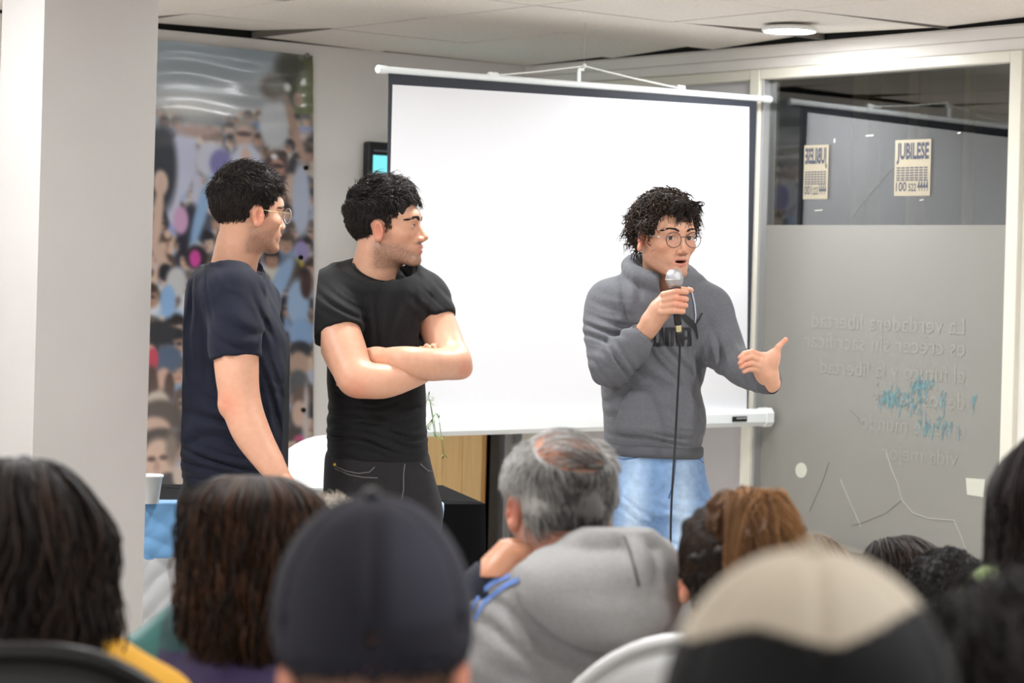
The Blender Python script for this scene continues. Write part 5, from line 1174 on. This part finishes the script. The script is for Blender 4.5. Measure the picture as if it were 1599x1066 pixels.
# ---------------------------------------------------------------- the seated audience, seen from behind
def seated_body(t, hc, yaw, m, name, shoulder=.21, drop=.225, depth=.115, seat=.46, h=.0085, slouch=.04, neck_hole=True, legs=M_denim_n, color=None, folds=()):
    """trunk, sleeves and legs of a person sitting with the head centre at hc, facing yaw (180 = away from the camera)"""
    R = rotz(math.radians(yaw)); f = lambda x, y, z: V3(hc[0], hc[1], 0)+R @ V3(x, y, 0)+V3(0, 0, z)
    zs = hc[2]-drop; back = slouch
    lo = V3(hc[0]-.62, hc[1]-.75, .28); hi = V3(hc[0]+.62, hc[1]+.75, zs+.14)
    v = Vol(lo, hi, h); w = shoulder
    secs = []
    for z, a, b, y in ((zs+.045, .075, .07, .028), (zs+.02, w*.62, .085, .04), (zs-.03, w*.86, depth*.95, .055), (zs-.12, w*.9, depth*1.06, .065), (zs-.26, w*.84, depth, .075), (seat+.06, w*.86, depth*1.15, .085+back), (seat-.05, w*.9, depth*1.25, .09+back)):
        c = f(0, y, 0); secs.append((z, c[0], c[1], a, b, math.radians(yaw)))
    v.loft(secs, k=.04, p=2.2)
    for s in (-1, 1):
        v.chain([f(s*.07, .04, zs+.035), f(s*w*.92, .05, zs-.05)], [.06, .064], k=.07)
        v.chain([f(s*w*.96, .05, zs-.06), f(s*(w+.02), .04, zs-.33), f(s*(w-.05), -.2, zs-.42)], [.062, .052, .042], k=.03)
    for q in folds: v.fold(*q)
    v.wobble(.004, 22, int(abs(hc[0])*100)); V, Q = v.mesh(1)
    o = make(name, V, Q, m, t, smooth=True, col=color(V) if color else None)
    lg = Vol(V3(hc[0]-.5, hc[1]-.65, -.01), V3(hc[0]+.5, hc[1]+.8, seat+.14), .013)
    for s in (-1, 1): lg.chain([f(s*.09, .1+back, seat+.03), f(s*.11, -.28, seat+.04), f(s*.11, -.3, .09), f(s*.11, -.38, .05)], [.085, .07, .055, .045], k=.03)
    lg.half((0, 0, .004), (0, 0, -1)); V2, Q2 = lg.mesh(1); make('trousers', V2, Q2, legs, t, smooth=True)
    return o, surface(V, Q)
def seated_head(t, hc, yaw, pitch=0, roll=0, sc=1.0, h=.0036, stub=0, ns=None, base=SKIN, extra=()):
    fr = Frame(hc, yaw, pitch, roll, sc); R = rotz(math.radians(yaw)); nb = hc+R @ V3(0, .055, 0)+V3(0, 0, -.215)
    hv = head_volume(h, neck=fr.l(nb)); V, Q = hv.mesh(1)
    parts = [(fr.w(V), Q, skin_color(V, stub, base=base))]+list(extra); body_mesh(t, parts, []); return fr
def person(label, hc): p = V3(hc[0], hc[1]+.1, 0); return thing('person', label, 'person', p)
C_cap = lambda *c, **k: cloth('cap_cloth', c, bump=.3, bscale=200, **k)
def cap(fr, par, col_fn, seed=0, button_m=None, size=1.0, brim_col=None, top=.012, zlow=.018, back_drop=.03, M=None, name='cap'):
    """six-panel baseball cap"""
    M = M or mat('cap_twill', (1, 1, 1), .8, .25, attr='Col', bump=.25, bscale=240)
    v = Vol((-.12, -.14, -.05), (.12, .15, .17), .0032); C = SK_C+V3(0, .002, .012); r = (SK_R+V3(.012, .012, .012+top))*size
    v.ell(C, r); v.ell(C-V3(0, 0, .01), r-.005, k=.004, mode='sub')
    for k in range(6):                                                     # stitched seams run from the button down
        a = math.pi/6+k*math.pi/3; P = [C+np.array([math.sin(q)*math.cos(a), math.sin(q)*math.sin(a), math.cos(q)])*(r+.0012) for q in np.linspace(0, 1.6, 14)]
        v.chain(P, [.0036]*14, k=.005, mode='sub')
    v.half((0, .0, zlow), (0, -back_drop*4, -1)); V, Q = v.mesh(1)
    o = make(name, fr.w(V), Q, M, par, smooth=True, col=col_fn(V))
    MB().ball(fr.w(C+V3(0, 0, r[2])), (.009, .009, .006), 12, 8).build('button', button_m or M_black, o, smooth=True)
    V = []; n, mm = 18, 8
    for side in (0, -.0035):
        for j in range(mm+1):
            for i in range(n+1):
                a = (i/n*2-1)*1.12; u = j/mm; rx, ry = r[0]*1.0, r[1]*1.0
                x = rx*math.sin(a); y = C[1]-ry*math.cos(a)*.985-u*.072*math.cos(a)**.8 if math.cos(a) > 0 else C[1]
                V.append(V3(x*(1-.06*u), y, zlow+.012-.012*u-.02*(x/.09)**2*1.0+side+.03*u*0))
    N = (n+1)*(mm+1); fc = []
    for j in range(mm):
        for i in range(n):
            a = j*(n+1)+i; fc += [(a, a+1, a+n+2, a+n+1), (a+N, a+N+n+1, a+N+n+2, a+N+1)]
    for i in range(n): a = mm*(n+1)+i; fc.append((a, a+1, a+1+N, a+N))
    make('brim', fr.w(np.array(V)), fc, brim_col or M_black, o, smooth=True); return o

# long-haired woman in yellow, bottom left, on a black chair
hc = at(26, 880, 2.95); t = person('woman with long wavy dark hair and a yellow top, at the left edge', hc)
fr = seated_head(t, hc, 172); seated_body(t, hc, 178, cloth('yellow_knit', (214, 158, 48), noise=.1), 'yellow_top', .19, .128, h=.007)
long_hair(fr, t, 41, n=5200, length=.225, wave=.012, width=.9, flare=.035, col=(20, 15, 14), hi=(92, 66, 50), hl=.26, spread=.035)
p = at(96, 1000, 2.68); plastic_chair('black plastic chair back below the long dark hair of the woman in yellow', V3(p[0], p[1]+.14, 0), .0, M_pb, 1.08, .27)
# dark bob, teal and purple jacket
hc = at(396, 885, 3.45); t = person('woman with a straight dark brown bob in a teal and purple jacket', hc)
fr = seated_head(t, hc, 184, 4)
def jc(V):
    C = np.tile(lin(44, 30, 72), (len(V), 1)); z = V[:, 2]; x = V[:, 0]-hc[0]; C[z > hc[2]-.108] = lin(14, 62, 66); C[(x < -.12) & (z > hc[2]-.24)] = lin(20, 88, 84); C[(x > .13)] = lin(30, 22, 52); return C
o, sf = seated_body(t, hc, 184, mat('jacket_nylon', (1, 1, 1), .5, .4, attr='Col', bump=.3, bscale=50), 'jacket', .19, .122, h=.007, color=jc)
long_hair(fr, t, 52, n=6500, length=.108, wave=.003, width=.97, flare=.004, col=(16, 12, 11), hi=(112, 72, 44), hl=.25, spread=.014, thick=.013)
# black cap
hc = at(583, 1036, 2.15); t = person('man in a plain black baseball cap, large in the centre foreground', hc)
fr = seated_head(t, hc, 183, -2, 2)
cap(fr, t, lambda V: np.tile(lin(36, 35, 44), (len(V), 1))*(1+.5*(V[:, :1] < -.018)*(V[:, 2:3] > .06)), size=1.05, zlow=-.05, top=.012)  # upper right of the crown painted lighter, a highlight put into the colour
short_hair(fr, t, 63, top=.008, side=.008, n=3500, cap=False, body=.001)
seated_body(t, hc, 183, cloth('black_jacket', (16, 16, 19)), 'jacket', .22, .215, h=.008)
# grey-haired man in a grey hoodie with a hand at his cheek
hc = at(872, 786, 4.0); t = person('balding grey-haired man in a pale grey hoodie resting his cheek on his hand', hc)
ex = Vol(at(740, 960, 3.5), at(850, 820, 4.2)+V3(0, .1, 0), .004); hy = 3.96
P, r = smooth_pts([at(765, 912, hy-.02), at(785, 886, hy), at(803, 868, hy+.01)], [.036, .031, .029], 8); pipe(ex, P, r, k=.012)
hand(ex, [at(803, 868, hy+.01), at(812, 852, hy+.02), at(816, 842, hy+.03)], [.028, .03, .03], [finger((806, 842, hy+.0), (806, 826, hy+.01), (812, 814, hy+.02), (818, 808, hy+.03)), finger((811, 840, hy+.02), (811, 822, hy+.03), (817, 811, hy+.04), (823, 806, hy+.05)), finger((818, 838, hy+.04), (818, 822, hy+.05), (823, 812, hy+.06), (828, 808, hy+.06)), finger((824, 838, hy+.05), (826, 826, hy+.06), (830, 818, hy+.06), (834, 814, hy+.06))], .0095, finger((818, 866, hy-.01), (828, 854, hy-.01), (834, 842, hy), (836, 832, hy+.01)))
V, Q = ex.mesh(1); C = np.tile(lin(190, 132, 100), (len(V), 1))
fr = seated_head(t, hc, 200, 12, 0, 1.06, h=.0028, stub=.3, base=SKIN_D*np.array([.92, .98, 1.05]), extra=((V, Q, C),))
BALD = nrm((0, .72, .78))
def grey_strands(fr, par):
    R = np.random.default_rng(75); dark, lt = np.array(lin(52, 48, 46)), np.array(lin(190, 186, 182)); parts = []
    v = Vol((-.11, -.13, -.1), (.11, .15, .14), .0032); v.ell(SK_C, SK_R+.0025); v.ell((0, .03, -.01), (.069, .079, .055), k=.03); v.wobble(.001, 110, 4)
    v.ell(SK_C+BALD*.092, (.066, .074, .05), R=rotx(-.75), k=.012, mode='sub'); v.ell((0, -.06, .1), (.07, .09, .06), k=.012, mode='sub'); v.ell((0, -.12, .03), (.1, .09, .09), k=.01, mode='sub')
    for s in (-1, 1): v.ell((s*.09, .004, -.012), (.03, .027, .036), k=.006, mode='sub'); v.ell((s*.085, -.06, -.02), (.04, .045, .06), k=.008, mode='sub')
    v.half((0, .03, -.07), (0, -.25, -1)); V, Q = v.mesh(1)
    w = np.clip(np.abs(V[:, 0])/.07, 0, 1)[:, None]**2*.7+.15; parts.append((V, Q, dark*(1-w)+lt*w))
    keep = lambda P: (P[:, 1] > -.06) & (P[:, 2] > -.066) & ~((np.abs(P[:, 0]) > .05) & (P[:, 1] < .034) & (P[:, 2] < .026))
    P, N = scalp(15000, keep, 3); bald = nrm_rows(P-SK_C) @ BALD > .70; bald |= (P[:, 2] > .085) & (P[:, 1] < .03) & (np.abs(P[:, 0]) < .05); sel = ~bald | (R.random(len(P)) < .11); P, N, bald = P[sel], N[sel], bald[sel]; n = len(P)
    d = np.stack([P[:, 0]*3, np.full(n, .35), -np.ones(n)], 1); d[bald] = V3(-.9, .5, 0); d = d-N*np.sum(d*N, 1)[:, None]; d /= np.linalg.norm(d, axis=1)[:, None]
    d += .25*np.stack([np.sin(P[:, 2]*90+P[:, 0]*40), np.sin(P[:, 0]*70), np.sin(P[:, 0]*60+P[:, 2]*50)], 1)+R.normal(0, .1, (n, 3)); L = R.uniform(.016, .03, (n, 1)); t_ = np.linspace(0, 1, 5)
    L *= 1+1.1*(P[:, 2:3] < .0); L[bald] *= 1.8
    Pl = np.stack([P+N*(.0015+.005*min(1, .4+u)*(~bald)[:, None])+L*d*u+N*L*(.10-.1*bald[:, None])*math.sin(u*2.6) for u in t_], 1)
    Pl[bald] = SK_C+(Pl[bald]-SK_C)*(1.025/np.sqrt((((Pl[bald]-SK_C)/SK_R)**2).sum(2, keepdims=True)))
    rad = np.tile(np.array([1, 1, .9, .7, .3])*.0009, (n, 1))
    V, Q = strand_mesh(Pl, rad, 3, 5); w = np.clip(.08+.85*np.clip(np.abs(P[:, :1])/.075, 0, 1)**2.4+.3*(P[:, 2:3] > .07)+R.normal(0, .18, (n, 1)), 0, 1); parts.append((V, Q, per_strand(dark*(1-w)+lt*w, 5, 3)))
    V, Q, C = join(parts); make('hair', fr.w(V), Q, M_hair, par, smooth=True, col=C)
def nrm_rows(P): return P/np.linalg.norm(P, axis=1)[:, None]
grey_strands(fr, t)
M_pale = cloth('pale_grey_fleece', (150, 148, 147), bump=.3, noise=.08, nscale=120)
R200 = rotz(math.radians(196)); zs = hc[2]-.20
def hoodie_grey():
    v = Vol(V3(hc[0]-.62, hc[1]-.62, .3), V3(hc[0]+.62, hc[1]+.5, hc[2]-.02), .0062); f = lambda x, y, z: V3(hc[0], hc[1], 0)+rotz(math.radians(180)) @ V3(x, y, 0)+V3(0, 0, z)
    secs = []
    for z, a, b, y in ((zs+.04, .09, .085, .02), (zs+.0, .14, .10, .03), (zs-.05, .195, .115, .035), (zs-.14, .215, .12, .045), (zs-.3, .205, .12, .055), (.52, .2, .14, .08), (.4, .2, .14, .09)): c = f(-.055*1-.0, y, 0); secs.append((z, c[0], c[1], a, b, 0))
    v.loft(secs, k=.04)
    sl = at(768, 985, 3.95); el_ = at(752, 1010, 3.8)
    v.chain([f(.06, .05, zs+.01), at(795, 945, 3.98), at(765, 1040, 3.92)], [.06, .068, .062], k=.06); v.chain([f(-.16, .05, zs+.01), at(1048, 950, 4.05), at(1085, 1090, 4.0), at(1050, 1200, 3.85)], [.06, .068, .06, .05], k=.06)
    v.chain([at(765, 1040, 3.92), at(742, 985, 3.93), at(757, 925, 3.945)], [.058, .05, .04], k=.02)
    # hood lying on the back: thick roll around the neck with a hanging pouch
    c0 = at(925, 872, 3.99)
    for q0, q1 in zip(np.linspace(0, 2*math.pi, 21)[:-1], np.linspace(0, 2*math.pi, 21)[1:]):
        g = lambda q: c0+V3(.108*math.cos(q), .085*math.sin(q), -.012-.03*max(0, -math.sin(q))+.014*math.cos(q))
        v.cap(g(q0), g(q1), .036, .036, .02)
    # pouch: its lower rim sags across the shoulders
    P, r = smooth_pts([at(834, 900, 3.93), at(866, 930, 3.84), at(915, 960, 3.79), at(975, 962, 3.785), at(1024, 935, 3.82), at(1050, 890, 3.93)], [.028, .036, .042, .042, .038, .03], 18); pipe(v, P, r, k=.02, k0=.02)
    P, r = smooth_pts([at(855, 886, 3.90), at(905, 918, 3.83), at(975, 920, 3.82), at(1030, 885, 3.89)], [.03, .045, .045, .03], 14); pipe(v, P, r, k=.035)
    P, r = smooth_pts([at(895, 866, 3.88), at(940, 848, 3.86), at(985, 850, 3.86), at(1035, 880, 3.91)], [.03, .034, .034, .03], 14); pipe(v, P, r, k=.012)
    P, r = smooth_pts([at(985, 848, 3.83), at(996, 880, 3.79), at(1002, 915, 3.77)], [.014, .018, .012], 8); pipe(v, P, r, k=.014)
    P, r = smooth_pts([at(838, 925, 3.88), at(868, 962, 3.845), at(915, 1000, 3.835), at(985, 1002, 3.835), at(1040, 965, 3.86)], [.016]*5, 16); v.chain(P, r, k=.014, mode='sub')
    v.cap(at(890, 880, 4.0), at(880, 815, 3.99), .068, .07, .01, 'sub')
    v.fold(at(900, 1030, 3.84), (.12, .1, .09), (.6, 0, 1), 45, .004, 1.2, 1); v.fold(at(960, 880, 3.86), (.09, .08, .05), (.9, 0, .6), 50, .004, 1.2, 2); v.fold(at(790, 990, 3.88), (.07, .08, .08), (.4, 0, 1), 60, .004, 1.1, 3); v.wobble(.0025, 24, 8)
    V, Q = v.mesh(1); bl, gr = np.array(lin(92, 126, 196)), np.array(lin(150, 148, 147)); C = np.tile(gr, (len(V), 1))
    return V, Q, C
V, Q, C = hoodie_grey(); sf = surface(V, Q)
hd = make('hoodie', V, Q, M_pale, t, smooth=True)
for pts in ([(741, 968), (756, 940), (785, 917), (812, 904)], [(738, 952), (750, 926), (772, 908), (797, 899)]):
    M_stripe = mat('blue_sleeve_stripe', lin(100, 132, 198), .8); L = []
    for u in np.linspace(0, len(pts)-1, 14):
        i = min(int(u), len(pts)-2); w = u-i; x, y = pts[i][0]*(1-w)+pts[i+1][0]*w, pts[i][1]*(1-w)+pts[i+1][1]*w; q = [sf(x-1, y-3.5, .0025), sf(x+1, y+3.5, .0025)]
        if all(k is not None for k in q): L += q
    if len(L) > 4: make('sleeve_stripe', L, [(2*i, 2*i+1, 2*i+3, 2*i+2) for i in range(len(L)//2-1)], M_stripe, hd, smooth=True)
for pts in ([(975, 838), (985, 862), (992, 890), (998, 915)],):
    P = [sf(*q, .0015) for q in pts]; P = [q for q in P if q is not None]
    if len(P) > 2: MB().tube(P, .0022, 5).build('hood_seam', mat('dark_stitch', lin(80, 78, 78), .8), hd, smooth=True)
P, r = smooth_pts([at(742, 990, 3.93), at(752, 930, 3.945), at(772, 904, 3.955)], [.046, .045, .043], 8); mbq = MB().tube(P, np.array(r), 20, caps=True); mbq.build('navy_cuff', cloth('navy_sleeve', (30, 32, 44)), t, smooth=True)
lg = Vol(V3(hc[0]-.5, hc[1]-.4, -.01), V3(hc[0]+.5, hc[1]+.9, .6), .013)
for s in (-1, 1): lg.chain([V3(hc[0]+s*.09, hc[1]-.05, .48), V3(hc[0]+s*.12, hc[1]+.38, .5), V3(hc[0]+s*.12, hc[1]+.42, .09), V3(hc[0]+s*.12, hc[1]+.52, .05)], [.085, .07, .055, .045], k=.03)
lg.half((0, 0, .004), (0, 0, -1)); V, Q = lg.mesh(1); make('trousers', V, Q, M_denim_n, t, smooth=True)
# woman with brown hair clipped up
hc = at(1142, 900, 3.78); t = person('woman with brown hair gathered up in a claw clip, beside the pale grey hoodie', hc)
fr = seated_head(t, hc, 186, 6, 0, .97); seated_body(t, hc, 184, cloth('dark_knit', (70, 34, 34)), 'sweater', .155, .33)
def updo(fr, par):
    R = np.random.default_rng(81); parts = []; dark, mid, lt = np.array(lin(24, 17, 14)), np.array(lin(92, 62, 38)), np.array(lin(176, 128, 84))
    v = Vol((-.15, -.13, -.13), (.13, .2, .2), .004); v.ell(SK_C, SK_R+.009); v.ell((0, .04, -.03), (.07, .075, .08), k=.03); v.ell((0, .085, .085), (.062, .045, .06), k=.02); v.ell((-.055, .07, .06), (.055, .05, .062), k=.02)
    v.wobble(.005, 70, 3); v.wobble(.003, 150, 4); v.ell((0, -.135, -.02), (.066, .11, .12), k=.01, mode='sub'); V, Q = v.mesh(1); parts.append((V, Q, np.where((V[:, 1:2] > .08) & (V[:, 2:3] > .05), mid*.7, dark)))
    P, N = scalp(7000, lambda P: (P[:, 2] > -.06) & ~((P[:, 1] < -.05) & (P[:, 2] < .07)) & ~((P[:, 1] < -.01) & (P[:, 2] < .0)), 2); n = len(P)      # combed up towards the clip
    tgt = V3(-.01, .1, .09); S = 8; t_ = np.linspace(0, 1, S); Pl = []
    for u in t_:
        q = P*(1-u*.8)+tgt*u*.8; d = q-SK_C; k = np.sqrt(np.sum((d/(SK_R+.013))**2, 1))[:, None]; q = np.where(k < 1, SK_C+d/k, q); Pl.append(q+R.normal(0, .001, (n, 3)))
    V, Q = strand_mesh(np.stack(Pl, 1), np.full((n, S), .0013), 3, 1); w = R.random((n, 1))**2*.5; parts.append((V, Q, per_strand(dark*(1-w)+mid*w, S, 3)))
    n = 1500; S = 12; t_ = np.linspace(0, 1, S); lock = R.integers(0, 26, n); lx = R.uniform(-.12, .045, 26); ly = R.uniform(.09, .15, 26); ll = R.uniform(.07, .17, 26); lc = R.random(26)   # ends spilling out of the clip
    root = np.stack([R.uniform(-.05, .03, n), R.uniform(.085, .115, n), R.uniform(.085, .13, n)], 1); Pl = []
    for u in t_:
        x = root[:, 0]*(1-u)+(lx[lock]+R.normal(0, .0007, n))*u; y = root[:, 1]+(ly[lock]-root[:, 1])*math.sin(u*1.57)+.012; z = root[:, 2]+.045*math.sin(u*2.2)*(1-u*.3)-ll[lock]*u*u*1.1+R.normal(0, .0008, n); Pl.append(np.stack([x+.006*np.sin(u*6+lock), y, z], 1)+.004*np.stack([np.sin(np.arange(n)*1.7), np.cos(np.arange(n)*2.3), np.sin(np.arange(n)*.9)], 1))
    V, Q = strand_mesh(np.stack(Pl, 1), np.full((n, S), .0016)*np.clip(1.2-t_**3, .3, 1), 3, 2); w = np.clip(lc[lock]*.8+R.normal(0, .15, n), 0, 1)[:, None]; parts.append((V, Q, per_strand(mid*(1-w)+lt*w, S, 3)))
    V, Q, C = join(parts); h = make('hair', fr.w(V), Q, M_hair, par, smooth=True, col=C)
    m = mat('claw_clip', lin(150, 130, 116), .3); mbq = MB()
    for s in (-1, 1): mbq.tube(fr.w(np.array([(.012*s-.005, .118, .125), (.02*s-.005, .142, .105), (.018*s-.005, .15, .085), (.006*s-.005, .148, .07)])), .0045, 8)
    mbq.box(fr.w(V3(-.005, .135, .118)), V3(.02, 0, 0), V3(0, .006, 0), V3(0, 0, .006), .002); mbq.build("hair_clip", m, par, smooth=True)
updo(fr, t)
p = at(1112, 1000, 3.50); plastic_chair('white plastic chair back in front of the pale grey hoodie', V3(p[0], p[1]+.14, 0), -.05, M_pw, .985, .285)
# beige and black cap, nearest the camera
hc = at(1258, 1236, 1.52); t = person('person in a cap with a beige crown and black lower half, nearest the camera', hc)
fr = seated_head(t, hc, 176, 2)
def two(V):
    C = np.tile(lin(196, 184, 166), (len(V), 1)); edge = .116-.10*V[:, 0]-.006*np.cos(V[:, 0]*62+.6); C[V[:, 2] < edge] = lin(16, 16, 18); return C
cap(fr, t, two, button_m=cloth('beige_cloth', (196, 184, 166)), size=1.1, zlow=-.03, top=.008)
short_hair(fr, t, 93, top=.008, side=.008, n=2500, cap=False, body=.001)
seated_body(t, hc, 176, cloth('black_sweater', (14, 14, 16)), 'sweater', .22, .215)
# dark-haired head, right foreground
hc = at(1576, 1128, 2.15); t = person('person with smooth dark hair, cut off by the right bottom corner', hc)
fr = seated_head(t, hc, 178); seated_body(t, hc, 180, cloth('dark_shirt', (26, 24, 26)), 'shirt', .21, .21)
short_hair(fr, t, 95, top=.04, side=.03, n=9000, col=(24, 20, 19), hi=(70, 60, 54), sweep=(0, 1, .1), lift=.25)
# woman at the right edge, long tied hair, green top
hc = at(1640, 826, 3.3); t = person('woman with long dark hair and a pale green top, at the right edge', hc)
fr = seated_head(t, hc, 190); seated_body(t, hc, 186, cloth('green_top', (140, 158, 108)), 'top', .175, .138)
long_hair(fr, t, 97, n=4200, length=.2, wave=.005, width=.86, flare=.0, col=(20, 15, 14), hi=(70, 46, 36), hl=.2, spread=.02)
# far rows
hc = at(1394, 936, 4.9); t = person('dark-haired person with a pale hair parting and glasses, low by the glazed wall', hc)
fr = seated_head(t, hc, 205, 22, -8, .92); seated_body(t, hc, 190, cloth('dark_coat', (30, 28, 30)), 'coat', .16, .17, seat=.33)
glasses(fr, t)
long_hair(fr, t, 98, n=4200, length=.17, wave=.006, width=.98, col=(26, 20, 18), hi=(96, 74, 62), hl=.22, part=.012, spread=.02)
P = [fr.w(SK_C+nrm(V3(.012+.006*math.sin(q*5), math.sin(q), math.cos(q)))*(SK_R+.0165)) for q in np.linspace(-.5, .75, 14)]; MB().tube(P, .0035, 6).build('hair_parting', mat('scalp_line', lin(150, 112, 94), .6), t, smooth=True)
hc = at(1478, 946, 4.55); t = person('person with short black curls, in front of the glazed wall', hc)
fr = seated_head(t, hc, 185, 8, 0, .86); seated_body(t, hc, 185, cloth('black_coat', (20, 20, 22)), 'coat', .16, .17, seat=.33)
curly_hair(fr, t, 99, n=1300, L=.035, col=(18, 15, 15), hi=(52, 46, 44), r=.008, rad=.0014, vol=.006, keep=lambda P: P[:, 2] > -.05)
hc = at(1254, 925, 4.75); t = person('light brown haired person mostly hidden behind the woman with the claw clip', hc)
fr = seated_head(t, hc, 182, 4, 0, .9); seated_body(t, hc, 182, cloth('brown_coat', (66, 52, 44)), 'coat', .16, .17, seat=.33)
long_hair(fr, t, 100, n=3000, length=.2, wave=.008, col=(58, 42, 32), hi=(160, 128, 96), hl=.4)
hc = at(513, 880, 4.4); t = person('fair-haired person mostly hidden between the dark bob and the black cap', hc)
fr = seated_head(t, hc, 180, 0, 0, .92); seated_body(t, hc, 180, cloth('cream_coat', (120, 112, 104)), 'coat', .17, .18, seat=.4)
short_hair(fr, t, 101, top=.03, side=.025, n=8000, col=(150, 138, 124), hi=(214, 206, 194), hl=.5, sweep=(.3, .6, .2), lift=.5)
# stacked look of one more black chair between the cap and the grey hoodie
p = at(694, 1000, 2.72); plastic_chair('black plastic chair back between the black cap and the grey hoodie', V3(p[0], p[1]+.14, 0), .05, M_pb, 1.0, .2)
bpy.context.view_layer.update()
